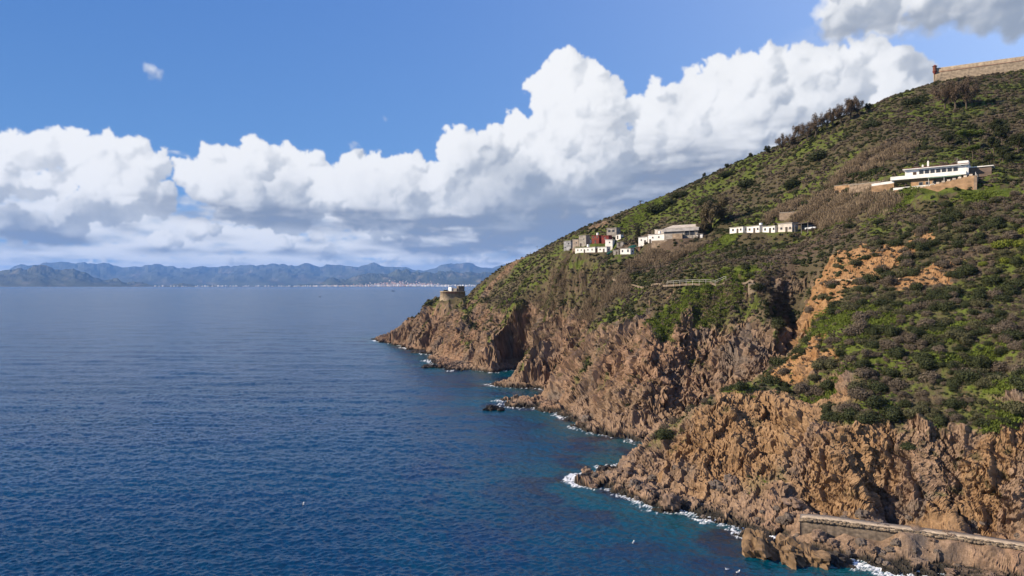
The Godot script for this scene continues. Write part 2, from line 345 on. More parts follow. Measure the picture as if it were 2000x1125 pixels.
func shape_col(c: int) -> void:
	var t := col_tan(c)
	for r in LR:
		var k := c * LR + r
		var d := lD[k]
		var x := t * d
		var h := lH[k]
		# slope of the smooth hill
		var c1 := maxi(c - 7, 0); var c2 := mini(c + 7, LC - 1)
		var r1 := maxi(r - 7, 0); var r2 := mini(r + 7, LR - 1)
		var k1 := c1 * LR + r; var k2 := c2 * LR + r
		var k3 := c * LR + r1; var k4 := c * LR + r2
		var ea := Vector3(col_tan(c2) * lD[k2] - col_tan(c1) * lD[k1], lH[k2] - lH[k1], -(lD[k2] - lD[k1]))
		var eb := Vector3(t * (lD[k4] - lD[k3]), lH[k4] - lH[k3], -(lD[k4] - lD[k3]))
		var nrm := ea.cross(eb)
		nrm = nrm.normalized() if nrm.length_squared() > 1e-12 else Vector3.UP
		if nrm.y < 0.0:
			nrm = -nrm
		var p := Vector3(x, h, -d)
		var wx := x + nMid.get_noise_2d(x, d) * 4.0
		var wd := d + nMid.get_noise_2d(x + 300.0, d) * 4.0
		var grass := grid(gP[0], wx, wd)
		grass *= sstep(0.50, 0.68, nrm.y)
		var earth := grid(gP[1], wx, wd)
		var rockp := grid(gP[2], wx, wd)
		var dry := grid(gP[3], wx, wd)
		var ochre := grid(gP[4], wx, wd)
		var s := shore(x, d)
		var cl := cliff(maxf(s, 0.0), d)
		var tone := nTone.get_noise_3dv(p)
		var mid := nMid.get_noise_3dv(p * 2.0)
		var rock := sstep(0.80, 0.62, nrm.y + tone * 0.18 + mid * 0.10 + clampf((h - 18.0) * 0.022, -0.1, 0.35))
		rock = maxf(rock, sstep(3.0, -1.0, cl - h + tone * 3.0) * sstep(34.0, 26.0, h + tone * 8.0))
		rock *= 1.0 - 0.9 * sstep(25.0, 33.0, h + tone * 8.0) * sstep(66.0, 58.0, x)
		rock = maxf(rock, sstep(9.0, 5.0, h + tone * 5.0))
		rock = maxf(rock, sstep(0.35, 0.65, ochre + mid * 0.5))
		rock = maxf(rock, sstep(0.35, 0.75, rockp + mid * 0.4))
		earth = sstep(0.28, 0.50, earth + mid * 0.42)
		rock = rock * (1.0 - 0.9 * sstep(0.4, 0.8, grass))
		var quiet := grid(gQ, x, d)
		var val := 0.0
		var push := 0.0
		var hard := maxf(rock, earth * 0.55)
		if hard > 0.02 and h > -6.0:
			var rr := rock_relief(p)
			push = rr.x * hard * lerpf(0.5, 1.0, sstep(1.0, 7.0, h)) * (1.0 - 0.6 * sstep(0.74, 0.88, nrm.y) * sstep(8.0, 14.0, h))
			val = rr.y
		push += (1.0 - hard) * (mid * 0.35 + nFine.get_noise_3dv(p * 0.6) * 0.18)
		push *= quiet
		lV[k] = p + nrm * push
		# colour of what lies there
		var fine := nFine.get_noise_3dv(p * 1.7)
		var soil := mixc(Vector3(0.120, 0.102, 0.055), Vector3(0.150, 0.125, 0.085), 0.5 + tone)
		soil = mixc(soil, Vector3(0.165, 0.122, 0.088), sstep(0.3, 0.8, dry))
		var gr := mixc(Vector3(0.105, 0.140, 0.028), Vector3(0.160, 0.210, 0.038), 0.5 + mid)
		var gamt := maxf(sstep(0.15, 0.55, grass + mid * 0.4 + 0.25 * sstep(185.0, 150.0, d)), 0.85 * sstep(-0.02, 0.22, nWarp.get_noise_2d(x * 0.45, d * 0.45) * 0.7 + tone * 0.6 + mid * 0.4) * (1.0 - 0.7 * dry))
		soil = mixc(soil, gr, gamt)
		var stone := mixc(Vector3(0.265, 0.180, 0.120), Vector3(0.45, 0.315, 0.220), clampf(0.5 + val * 0.5 + fine * 0.3, 0.0, 1.0))
		stone = mixc(stone, Vector3(0.25, 0.20, 0.165), sstep(0.1, 0.5, -tone + mid * 0.3))
		var pink := sstep(0.0, 0.4, nWarp.get_noise_3d(x * 0.6, h, d * 0.6) + val * 0.3)
		stone = mixc(stone, stone * Vector3(1.05, 0.97, 0.93), pink)
		var och := mixc(Vector3(0.32, 0.195, 0.105), Vector3(0.50, 0.325, 0.185), clampf(0.5 + val * 0.5 + mid * 0.4, 0.0, 1.0))
		stone = mixc(stone, och, sstep(0.2, 0.7, ochre + tone * 0.3))
		stone = mixc(stone, Vector3(0.055, 0.05, 0.042), sstep(1.5, 0.5, lV[k].y + mid * 0.8 + val * 0.4) )
		# lichen, moss and tufts in the joints
		stone = mixc(stone, Vector3(0.075, 0.080, 0.035), 0.7 * sstep(0.25, 0.5, mid + tone * 0.6 - 0.1 + (h - 14.0) * 0.01) * sstep(4.0, 8.0, h))
		var dirt := mixc(Vector3(0.38, 0.205, 0.092), Vector3(0.53, 0.32, 0.160), clampf(0.5 + mid, 0.0, 1.0))
		var col := mixc(soil, dirt, earth)
		col = mixc(col, stone, rock * (1.0 - 0.7 * earth))
		col *= 0.79 + fine * 0.22
		lC[k] = Color(col.x, col.y, col.z)
		lVeg[k] = (1.0 - hard) * quiet * (0.5 if grass > 0.6 else 1.0) if h > 3.0 else 0.0

func build_land() -> void:
	plan_rows()
	lH.resize(LC * LR); lV.resize(LC * LR); lC.resize(LC * LR); lVeg.resize(LC * LR)
	for c in LC:
		height_col(c)
	for c in LC:
		shape_col(c)
	var idx := PackedInt32Array()
	idx.resize((LC - 1) * (LR - 1) * 6)
	var w := 0
	for c in LC - 1:
		for r in LR - 1:
			var a := c * LR + r
			if lH[a] < -5.0 and lH[a + 1] < -5.0 and lH[a + LR] < -5.0 and lH[a + LR + 1] < -5.0:
				continue
			idx[w] = a; idx[w + 1] = a + 1; idx[w + 2] = a + LR + 1
			idx[w + 3] = a; idx[w + 4] = a + LR + 1; idx[w + 5] = a + LR
			w += 6
	idx.resize(w)
	var m := array_mesh(lV, idx, lC)
	var mat := StandardMaterial3D.new()
	mat.vertex_color_use_as_albedo = true
	mat.roughness = 0.95
	mat.metallic_specular = 0.2
	mat.albedo_texture = grain_texture(31, 0.03, 5, 0.62, 1.0)
	mat.uv1_triplanar = true
	mat.uv1_world_triplanar = true
	mat.uv1_scale = Vector3(0.23, 0.23, 0.23)
	var o := mesh_node("hillside", m, mat, self)
	o.set_meta("kind", "structure")

# ------------------------------------------------------------------ helpers
func array_mesh(v: PackedVector3Array, idx: PackedInt32Array, col := PackedColorArray(), nrm := PackedVector3Array()) -> ArrayMesh:
	var a := []
	a.resize(Mesh.ARRAY_MAX)
	a[Mesh.ARRAY_VERTEX] = v
	a[Mesh.ARRAY_INDEX] = idx
	if col.size():
		a[Mesh.ARRAY_COLOR] = col
	if nrm.size():
		a[Mesh.ARRAY_NORMAL] = nrm
	var m := ArrayMesh.new()
	m.add_surface_from_arrays(Mesh.PRIMITIVE_TRIANGLES, a)
	return m

func mesh_node(called: String, m: Mesh, mat: Material, parent: Node) -> MeshInstance3D:
	var o := MeshInstance3D.new()
	o.name = called
	o.mesh = m
	o.material_override = mat
	parent.add_child(o, true)
	return o

func grain_texture(sd: int, freq: float, oct: int, lo: float, hi: float) -> NoiseTexture2D:
	var n := FastNoiseLite.new()
	n.seed = sd; n.frequency = freq; n.fractal_octaves = oct
	var t := NoiseTexture2D.new()
	t.width = 512; t.height = 512
	t.seamless = true
	t.noise = n
	var g := Gradient.new()
	g.set_color(0, Color(lo, lo, lo)); g.set_color(1, Color(hi, hi, hi))
	t.color_ramp = g
	return t

# ------------------------------------------------------------------ sea
const SC := 1000
const SR := 560
var sV := PackedVector3Array()
var sC := PackedColorArray()
var nSwell := FastNoiseLite.new()
var nChop := FastNoiseLite.new()
var nBed := FastNoiseLite.new()
# places where the swell breaks white: x, depth, radius, strength
var breaks := [[14.0, 140.0, 9.0, 1.0], [22.0, 147.0, 7.0, 0.9], [24.0, 129.0, 7.0, 0.7], [34.0, 118.0, 7.0, 0.5], [43.0, 106.0, 7.0, 0.8], [52.0, 96.0, 9.0, 0.8], [63.0, 94.0, 9.0, 0.6], [-8.0, 226.0, 7.0, 0.7], [-98.0, 492.0, 12.0, 0.8], [-70.0, 436.0, 14.0, 0.8], [-55.0, 385.0, 12.0, 0.9], [-8.0, 274.0, 10.0, 0.7], [3.0, 222.0, 10.0, 0.4], [20.0, 192.0, 8.0, 0.5], [33.0, 175.0, 8.0, 0.4], [-48.0, 358.0, 9.0, 0.9]]

func sea_col(c: int) -> void:
	var t := (-300.0 + c * 2560.0 / (SC - 1) - 1000.0) / F
	for r in SR:
		var f := r / (SR - 1.0)
		var py := 1290.0 - (1290.0 - 563.0) * (1.0 - pow(1.0 - f, 1.25))
		var d: float = 53320.0 / (py - 557.0) if r < SR - 3 else [10000.0, 17000.0, 30000.0][r - SR + 3]
		var x := t * d
		var y := 0.0
		var k := c * SR + r
		if d < 5000.0:
			y = nSwell.get_noise_2d(x * 0.06 + d * 0.02, d * 0.22 + 700.0) * 0.55 * clampf((d - 90.0) / 200.0, 0.0, 1.0)
			if d > 1200.0:
				y += nSwell.get_noise_2d(x * 0.02, d * 0.07 + 300.0) * 1.2
		if d < 1000.0:
			var a1 := clampf(260.0 / d, 0.0, 1.0)
			y += nSwell.get_noise_2d(x * 0.55 + d * 0.12, d) * 0.20 + nChop.get_noise_2d(x * 0.6 - d * 0.15, d) * 0.17 * a1
		var col := mixc(Vector3(0.0025, 0.024, 0.064), Vector3(0.0035, 0.029, 0.075), 0.5 + nSwell.get_noise_2d(x * 0.02, d * 0.05))
		if d < 620.0 and x > GX0:
			var s := -shore(x, d)
			if s < 60.0:
				var bed := nBed.get_noise_2d(x, d)
				var shallow := exp(-maxf(s, 0.0) / 13.0)
				col = mixc(col, mixc(Vector3(0.004, 0.052, 0.066), Vector3(0.012, 0.018, 0.024), sstep(-0.05, 0.25, bed)), clampf(shallow * 1.25, 0.0, 0.9))
				if s < 9.0:
					var fo := 0.42 + 0.45 * nMid.get_noise_2d(x, d)
					var reach := 1.4
					for b in breaks:
						var q: float = Vector2(x - b[0], d - b[1]).length() / b[2]
						if q < 1.0:
							fo = maxf(fo, b[3] * (1.0 - q * q))
							reach = maxf(reach, b[2] * 0.6 * (1.0 - q))
					var lace := (0.35 - absf(nChop.get_noise_2d(x * 0.9 + 70.0, d * 0.9)) * 2.2) + 0.5 * nChop.get_noise_2d(x * 3.0, d * 3.0)
					var am := fo * clampf(1.25 - maxf(s - 1.2, 0.0) / reach, 0.0, 1.0)
					var fm := sstep(0.0, 0.28, am - 0.40 + lace * 0.9 * sqrt(am)) if am > 0.02 else 0.0
					col = mixc(col, Vector3(0.72, 0.75, 0.76), fm)
					y += fm * 0.1
		sV[k] = Vector3(x, y, -d)
		sC[k] = Color(col.x, col.y, col.z)

func build_sea() -> void:
	for a in [[nSwell, 41, 0.26, 3], [nChop, 42, 0.95, 3], [nBed, 43, 0.05, 3]]:
		var n: FastNoiseLite = a[0]
		n.seed = a[1]; n.frequency = a[2]; n.fractal_octaves = a[3]
		n.noise_type = FastNoiseLite.TYPE_SIMPLEX_SMOOTH
	sV.resize(SC * SR); sC.resize(SC * SR)
	for c in SC:
		sea_col(c)
	var idx := PackedInt32Array()
	idx.resize((SC - 1) * (SR - 1) * 6)
	var nrm := PackedVector3Array()
	nrm.resize(SC * SR)
	var w := 0
	for c in SC:
		for r in SR:
			var a := c * SR + r
			var ea := sV[mini(c + 1, SC - 1) * SR + r] - sV[maxi(c - 1, 0) * SR + r]
			var eb := sV[c * SR + mini(r + 1, SR - 1)] - sV[c * SR + maxi(r - 1, 0)]
			nrm[a] = ea.cross(eb).normalized()
			if nrm[a].y < 0.0:
				nrm[a] = -nrm[a]
			if c < SC - 1 and r < SR - 1:
				idx[w] = a; idx[w + 1] = a + 1; idx[w + 2] = a + SR + 1
				idx[w + 3] = a; idx[w + 4] = a + SR + 1; idx[w + 5] = a + SR
				w += 6
	var mat := StandardMaterial3D.new()
	mat.vertex_color_use_as_albedo = true
	mat.roughness = 0.22
	mat.metallic_specular = 0.40
	var n := FastNoiseLite.new()
	n.seed = 5; n.frequency = 0.02; n.fractal_octaves = 4
	var nt := NoiseTexture2D.new()
	nt.width = 1024; nt.height = 1024; nt.seamless = true; nt.as_normal_map = true; nt.bump_strength = 6.0
	nt.noise = n
	mat.normal_enabled = true
	mat.normal_texture = nt
	mat.normal_scale = 0.8
	mat.uv1_triplanar = true
	mat.uv1_world_triplanar = true
	mat.uv1_scale = Vector3(0.035, 0.035, 0.06)
	var o := mesh_node("sea", array_mesh(sV, idx, sC, nrm), mat, self)
	o.set_meta("kind", "structure")

# ------------------------------------------------------------------ camera, sun and sky
func setup_view() -> void:
	var cam := Camera3D.new()
	cam.name = "camera"
	cam.fov = 45.76
	cam.position = Vector3(0, 40, 0)
	cam.rotation_degrees = Vector3(-0.236, 0, 0)
	cam.near = 0.5
	cam.far = 120000.0
	add_child(cam)
	var sun := DirectionalLight3D.new()
	sun.name = "sun"
	sun.light_energy = 1.6
	sun.light_color = Color(1.0, 0.93, 0.83)
	sun.light_angular_distance = 0.5
	sun.shadow_enabled = true
	add_child(sun)
	sun.look_at_from_position(SUN_TOWARDS * 100.0, Vector3.ZERO)
	var env := Environment.new()
	env.background_mode = Environment.BG_SKY
	env.tonemap_mode = Environment.TONE_MAPPER_LINEAR
	env.tonemap_exposure = 1.85
	env.background_energy_multiplier = 0.525
	env.sdfgi_enabled = true
	env.ssao_enabled = true
	env.ssil_enabled = true
	var sky := Sky.new()
	var pm := PanoramaSkyMaterial.new()
	pm.panorama = ImageTexture.create_from_image(sky_image())
	sky.sky_material = pm
	env.sky = sky
	env.fog_enabled = true
	env.fog_density = 0.000021
	env.fog_light_color = Color(0.48, 0.70, 1.0)
	var we := WorldEnvironment.new()
	we.name = "world_environment"
	we.environment = env
	add_child(we)

func _ready() -> void:
	var t0 := Time.get_ticks_msec()
	setup_view()
	print("view ", Time.get_ticks_msec() - t0)
	if QUICK_SKY:
		return
	prepare_fields()
	print("fields ", Time.get_ticks_msec() - t0)
	build_sea()
	print("sea ", Time.get_ticks_msec() - t0)
	build_land()
	print("land ", Time.get_ticks_msec() - t0)
	build_far_shore()
	build_tower()
	build_fortress()
	build_villa()
	build_village()
	build_paths()
	build_poles()
	build_rocks()
	print("built ", Time.get_ticks_msec() - t0)
	build_trees()
	build_plants()
	build_boats()
	print("plants ", Time.get_ticks_msec() - t0)

# cumulus: azimuth, elevation, radius in degrees, cloud it belongs to
const PUFFS := [-38.49, 7.59, 2.35, 0.00, -36.46, 8.81, 1.24, 0.00, -34.90, 8.99, 1.41, 0.00, -33.13, 9.24, 1.44, 0.00, -31.44, 8.45, 2.02, 0.00, -29.53, 8.87, 1.80, 0.00, -28.21, 8.72, 1.36, 0.00, -30.01, 6.74, 2.42, 0.00, -27.71, 6.33, 1.52, 0.00, -36.32, 6.72, 0.76, 0.00, -35.19, 6.47, 0.84, 0.00, -33.73, 6.83, 1.07, 0.00, -31.60, 5.91, 1.46, 0.00, -36.32, 4.22, 1.04, 0.00, -34.90, 3.77, 0.99, 0.00, -32.83, 4.94, 1.08, 0.00, -25.47, 8.36, 1.16, 1.00, -23.15, 8.90, 1.78, 1.00, -20.56, 9.37, 1.85, 1.00, -18.27, 9.11, 1.88, 1.00, -16.31, 8.68, 1.73, 1.00, -21.68, 6.84, 2.32, 1.00, -18.27, 6.58, 2.69, 1.00, -24.23, 7.48, 1.49, 1.00, -15.11, 7.30, 1.66, 1.00, -13.09, 9.21, 1.51, 2.00, -11.04, 9.16, 1.43, 2.00, -8.95, 9.34, 1.61, 2.00, -7.06, 8.97, 1.45, 2.00, -12.68, 6.97, 2.52, 2.00, -9.37, 6.63, 2.80, 2.00, -6.00, 7.10, 2.56, 2.00, -4.29, 10.88, 2.06, 3.00, -1.72, 11.24, 1.80, 3.00, -3.01, 8.81, 3.00, 3.00, 0.43, 11.33, 2.41, 3.00, 3.01, 16.37, 1.63, 3.00, 4.72, 17.32, 1.71, 3.00, 6.42, 16.29, 1.79, 3.00, 7.69, 14.86, 1.62, 3.00, 3.86, 14.16, 2.57, 3.00, 6.42, 12.89, 2.82, 3.00, 2.58, 10.90, 3.35, 3.00, 6.42, 9.19, 3.67, 3.00, -0.86, 7.56, 3.70, 3.00, 3.43, 6.71, 3.69, 3.00, 8.11, 7.07, 3.23, 3.00, 9.16, 11.19, 1.44, 3.00, 10.62, 13.76, 1.52, 4.00, 12.68, 14.05, 1.85, 4.00, 14.71, 14.91, 1.83, 4.00, 16.70, 15.73, 1.81, 4.00, 18.65, 16.13, 1.79, 4.00, 20.56, 16.25, 1.61, 4.00, 22.79, 16.53, 1.51, 4.00, 24.94, 16.20, 1.56, 4.00, 27.37, 16.16, 1.68, 4.00, 29.36, 15.53, 1.57, 4.00, 30.65, 14.54, 1.33, 4.00, 12.68, 11.06, 2.77, 4.00, 16.70, 12.05, 3.54, 4.00, 20.56, 12.94, 3.86, 4.00, 24.94, 13.28, 3.74, 4.00, 28.38, 13.26, 2.87, 4.00, 11.45, 11.92, 1.69, 4.00, 14.71, 9.35, 1.91, 4.00, 18.65, 9.17, 2.28, 4.00, 10.62, 4.51, 3.38, 4.00, 14.71, 6.09, 3.95, 4.00, 20.56, 9.06, 4.43, 4.00, 24.94, 9.92, 4.29, 4.00, 29.36, 11.71, 3.37, 4.00, 25.65, 19.27, 1.94, 5.00, 28.38, 19.35, 2.08, 5.00, 31.60, 19.10, 2.01, 5.00, 34.61, 18.50, 2.12, 5.00, 36.60, 17.61, 1.90, 5.00, 27.03, 21.75, 3.06, 5.00, 32.52, 21.32, 3.26, 5.00, 38.49, 18.11, 2.69, 5.00, -28.04, 15.44, 0.42, 6.00, -27.60, 15.25, 0.42, 6.00, -27.16, 15.16, 0.23, 6.00, -13.09, 11.16, 0.33, 6.00, -12.44, 10.95, 0.38, 6.00, -10.54, 13.36, 0.25, 6.00]
# grey undersides: azimuth, elevation, half width, half height in degrees, thickness
const DECKS := [-27.71, 6.25, 2.66, 0.53, 0.60, -22.42, 5.62, 5.17, 0.87, 0.75, -15.11, 5.46, 6.22, 1.00, 0.80, -7.69, 4.97, 7.24, 1.11, 0.85, 0.00, 5.02, 7.31, 1.46, 0.80, 7.69, 6.03, 5.11, 1.92, 0.75, 12.68, 7.79, 4.61, 1.68, 0.60, 2.15, 3.73, 11.17, 1.46, 0.80, 10.62, 3.67, 8.45, 2.11, 0.75, 16.70, 6.44, 4.94, 2.47, 0.50, -5.14, 3.08, 6.42, 0.60, 0.60, -35.19, 3.40, 3.16, 0.46, 0.75, -33.13, 3.13, 2.16, 0.32, 0.70, -29.36, 4.19, 0.94, 0.45, 0.40, -23.51, 2.64, 4.73, 0.28, 0.60, -12.68, 2.60, 8.39, 0.38, 0.60, 10.62, 7.44, 2.96, 2.53, 0.50, 22.79, 11.61, 6.34, 1.59, 0.35, 29.69, 18.28, 6.72, 0.93, 0.35, 7.69, 12.86, 1.70, 2.56, 0.20, 16.70, 8.86, 6.18, 2.26, 0.50, 22.79, 10.08, 5.94, 1.98, 0.40, 12.68, 10.65, 2.94, 2.10, 0.30]

const PW := 1024           # one quarter of the sky, 90 degrees round
const PH := 400            # from -1 degree up to about 34
const PPD := 4096.0 / 360.0

func sky_image() -> Image:
	var rng := RandomNumberGenerator.new()
	rng.seed = 77
	# clear air: deeper blue overhead, pale near the horizon and towards the sun
	var im := Image.create(256, 128, false, Image.FORMAT_RGBAF)
	for y in 128:
		var el := (64.0 - y - 0.5) / 128.0 * PI
		for x in 256:
			var az := (x + 0.5 - 128.0) / 256.0 * TAU
			var dir := Vector3(sin(az) * cos(el), sin(el), -cos(az) * cos(el))
			var up := maxf(dir.y, 0.0)
			var c := mixc(Vector3(0.24, 0.52, 0.92), Vector3(0.030, 0.140, 0.55), 1.0 - exp(-up * 3.2))
			var cs := dir.dot(SUN_TOWARDS)
			c += Vector3(0.80, 0.80, 0.74) * exp((cs - 1.0) * 3.6)
			c *= 0.92 + 0.16 * maxf(cs, -0.4)
			im.set_pixel(x, y, Color(c.x, c.y, c.z, 1.0))
	im.resize(4096, 2048, Image.INTERPOLATE_BILINEAR)
	# heaps of cumulus, each a heap of smaller puffs
	var z := PackedFloat32Array(); z.resize(PW * PH); z.fill(-1.0)
	var sh := PackedFloat32Array(); sh.resize(PW * PH)
	var al := PackedFloat32Array(); al.resize(PW * PH)
	var low := [99.0, 99.0, 99.0, 99.0, 99.0, 99.0, 99.0]
	var top := [-99.0, -99.0, -99.0, -99.0, -99.0, -99.0, -99.0]
	for k in PUFFS.size() / 4:
		var g := int(PUFFS[k * 4 + 3])
		low[g] = minf(low[g], PUFFS[k * 4 + 1] - PUFFS[k * 4 + 2])
		top[g] = maxf(top[g], PUFFS[k * 4 + 1] + PUFFS[k * 4 + 2])
	var lift := [1.0, 0.98, 0.98, 1.0, 0.84, 0.92, 0.9]
	var puffs := []     # x, y (up), radius, depth, shade, level, group
	for k in PUFFS.size() / 4:
		var g := int(PUFFS[k * 4 + 3])
		puffs.append([PUFFS[k * 4] * PPD + PW * 0.5, PUFFS[k * 4 + 1] * PPD + 11.0, PUFFS[k * 4 + 2] * PPD, rng.randf_range(0.0, 25.0), 1.0, 0, g])
	# small far cumulus in rows towards the horizon, each with its own flat base
	var decks := DECKS.duplicate()
	for k in 95:
		var fe := rng.randf_range(0.5, 5.2)
		var fr := (0.22 + fe * 0.17) * rng.randf_range(0.6, 1.25)
		var fa := rng.randf_range(-45.0, 45.0)
		for c in 3:
			puffs.append([(fa + rng.randf_range(-1.6, 1.6) * fr) * PPD + PW * 0.5, fe * PPD + 11.0, fr * PPD * rng.randf_range(0.5, 1.0), -0.5, rng.randf_range(0.86, 1.0) - 0.10 * clampf((fa + 5.0) / 20.0, 0.0, 1.0), 1, 2])
		decks.append_array([fa + 0.4, fe - fr * 0.65, fr * 2.6, fr * 0.42, rng.randf_range(0.2, 0.6)])
	var dk := PackedFloat32Array(); dk.resize(PW * PH)
	for q in decks.size() / 5:
		var ca: float = decks[q * 5]; var ce: float = decks[q * 5 + 1]
		var hw: float = decks[q * 5 + 2]; var hh: float = decks[q * 5 + 3]
		for yy in range(maxi(0, int((ce - 1.5 * hh) * PPD) + 11), mini(PH - 1, int((ce + 1.5 * hh) * PPD) + 11) + 1):
			for xx in range(maxi(0, int((ca - 1.5 * hw) * PPD) + PW / 2), mini(PW - 1, int((ca + 1.5 * hw) * PPD) + PW / 2) + 1):
				var ux := ((xx - PW * 0.5) / PPD - ca) / hw
				var uy := ((yy - 10.5) / PPD - ce) / hh
				var w: float = decks[q * 5 + 4] * sstep(1.45, 0.1, sqrt(ux * ux + uy * uy))
				dk[yy * PW + xx] = 1.0 - (1.0 - dk[yy * PW + xx]) * (1.0 - w)
	var at := 0
	while at < puffs.size():
		var p: Array = puffs[at]
		at += 1
		var lev: int = p[5]
		var g: int = p[6]
		var el: float = (p[1] - 11.0) / PPD
		var t: float = sstep(0.12, 0.62, (el - low[g]) / (top[g] - low[g]))
		var shade: float = p[4] * (lerpf(0.55, 1.0, t) if lev == 0 else 1.0)
		# draw
		var r: float = p[2]
		var soft := 1.4 if g < 4 else (1.8 if g == 4 else (7.0 if g == 5 else 12.0))
		for yy in range(maxi(0, int(p[1] - r)), mini(PH - 1, int(p[1] + r)) + 1):
			for xx in range(maxi(0, int(p[0] - r)), mini(PW - 1, int(p[0] + r)) + 1):
				var dx: float = xx - p[0]; var dy: float = yy - p[1]
				var q := r * r - dx * dx - dy * dy
				if q <= 0.0:
					continue
				var k := yy * PW + xx
				var zz: float = p[3] + sqrt(q)
				var edge := (r - sqrt(dx * dx + dy * dy)) / soft
				if edge > al[k]:
					al[k] = minf(edge, 1.0)
				if zz > z[k]:
					z[k] = zz
					sh[k] = shade * lift[g] if lev == 0 else p[4] * lift[g]
		if lev < 3 and r > 2.2:
			var n: int = [10, 7, 5][lev]
			for c in n:
				var a := rng.randf_range(-0.9, PI + 0.9) if lev == 0 else rng.randf_range(-PI, PI)
				var out := sqrt(rng.randf_range(0.15, 1.0))
				var dx := cos(a) * out; var dy := sin(a) * out
				var dz := sqrt(maxf(0.0, 1.0 - out * out)) * 0.9
				var rr := r * rng.randf_range(0.32, 0.5)
				var sun := -dx * 0.45 + dy * 0.50
				var s2: float = shade * clampf(1.0 + 0.20 * sun - 0.03, 0.5, 1.06)
				puffs.append([p[0] + dx * r * 0.86, p[1] + dy * r * 0.86, rr, p[3] + dz * r * 0.86, s2, lev + 1, g])
	var nA := FastNoiseLite.new(); nA.seed = 3; nA.frequency = 0.02; nA.fractal_octaves = 5
	var nB := FastNoiseLite.new(); nB.seed = 9; nB.frequency = 0.012; nB.fractal_octaves = 4
	# broad form of the heaps, from a coarse copy of the relief
	var zi := Image.create_from_data(PW, PH, false, Image.FORMAT_RF, z.to_byte_array())
	zi.resize(PW / 3, PH / 3, Image.INTERPOLATE_LANCZOS)
	zi.resize(PW, PH, Image.INTERPOLATE_CUBIC)
	var zm := zi.get_data().to_float32_array()
	zi.resize(PW / 10, PH / 10, Image.INTERPOLATE_LANCZOS)
	zi.resize(PW, PH, Image.INTERPOLATE_CUBIC)
	var zl := zi.get_data().to_float32_array()
	for k in PW * PH:
		if al[k] <= 0.0:
			sh[k] = 0.8
	var si := Image.create_from_data(PW, PH, false, Image.FORMAT_RF, sh.to_byte_array())
	si.resize(PW / 13, PH / 13, Image.INTERPOLATE_LANCZOS)
	si.resize(PW, PH, Image.INTERPOLATE_CUBIC)
	var sm := si.get_data().to_float32_array()
	var nW := FastNoiseLite.new(); nW.seed = 5; nW.frequency = 0.06; nW.fractal_octaves = 3
	var clouds := Image.create(PW, PH, false, Image.FORMAT_RGBAF)
	var light := Vector3(-0.62, 0.66, 0.42).normalized()
	for yy in PH:
		var el := (yy - 11.0 + 0.5) / PPD
		for xx in PW:
			var fx := float(xx)
			var col := Vector3.ONE
			var cover := 0.0
			# low far layers of stratocumulus
			if el > -0.6 and el < 10.0:
				var far := 60.0 / (maxf(el, 0.0) + 2.2)
				var b := nA.get_noise_2d(fx * 0.30, far * 11.0)
				var b2 := nB.get_noise_2d(fx * 0.85 + 400.0, far * 24.0)
				var b3 := nW.get_noise_2d(fx * 0.7, yy * 1.7)
				cover = sstep(-0.30, 0.20, b + b3 * 0.30 + 0.45 - sstep(4.0, 9.5, el) * 0.75)
				var lit := sstep(-0.55, 0.50, b2 * 0.95 + b3 * 0.30 + nB.get_noise_2d(fx * 0.3, yy * 1.2) * 0.7 + 0.27 - fx / PW * 0.55 + (0.12 if el < 1.2 else 0.0))
				col = mixc(Vector3(0.50, 0.58, 0.70), Vector3(0.95, 0.96, 0.98), lit)
			var wx := clampi(int(fx + nW.get_noise_2d(fx, yy) * 5.0), 2, PW - 3)
			var wy := clampi(int(yy + nW.get_noise_2d(fx + 900.0, yy) * 5.0), 2, PH - 3)
			var k := wy * PW + wx
			if al[k] > 0.0:
				var gx := (z[k + 1] - z[k - 1]) * 0.045 + (zm[k + 2] - zm[k - 2]) * 0.11 + (zl[k + 2] - zl[k - 2]) * 0.24
				var gy := (z[k + PW] - z[k - PW]) * 0.045 + (zm[k + 2 * PW] - zm[k - 2 * PW]) * 0.11 + (zl[k + 2 * PW] - zl[k - 2 * PW]) * 0.24
				var n3 := Vector3(-clampf(gx, -3.0, 3.0), -clampf(gy, -3.0, 3.0), 1.1).normalized()
				var lam := sstep(-0.30, 0.80, n3.dot(light))
				var wisp := nA.get_noise_2d(fx * 3.0, yy * 3.0)
				var v := sm[k] * lerpf(0.78, 1.07, lam) + wisp * 0.05
				var c := mixc(Vector3(0.33, 0.385, 0.47), Vector3(1.0, 1.0, 1.0), sstep(0.40, 1.0, v))
				var a := clampf(al[k] + wisp * 0.6 * (1.0 - al[k]), 0.0, 1.0)
				col = mixc(col, c, a) if cover > 0.02 else c
				cover = cover + a - cover * a
			# grey flat undersides
			var da := dk[yy * PW + xx]
			if da > 0.0:
				da = clampf(da * (0.78 + 1.5 * nA.get_noise_2d(fx * 0.7, yy * 3.4)), 0.0, 0.88)
				col = mixc(col, Vector3(0.19, 0.235, 0.315), da)
				cover = maxf(cover, da)
			clouds.set_pixel(xx, PH - 1 - yy, Color(col.x, col.y, col.z, cover))
	var other: Image = clouds.duplicate()
	other.flip_x()
	var y0 := 1024 + 11 - PH
	var all := Rect2i(0, 0, PW, PH)
	im.blend_rect(clouds, all, Vector2i(1536, y0))
	im.blend_rect(other, all, Vector2i(2560, y0))
	im.blend_rect(other, all, Vector2i(512, y0))
	im.blend_rect(clouds, Rect2i(0, 0, 512, PH), Vector2i(3584, y0))
	im.blend_rect(clouds, Rect2i(512, 0, 512, PH), Vector2i(0, y0))
	return im


# ------------------------------------------------------------------ naming and materials
var taken := {}
var mats := {}

func numbered(called: String) -> String:
	if not taken.has(called):
		taken[called] = 0
		return called
	taken[called] += 1
	return "%s_%03d" % [called, taken[called]]

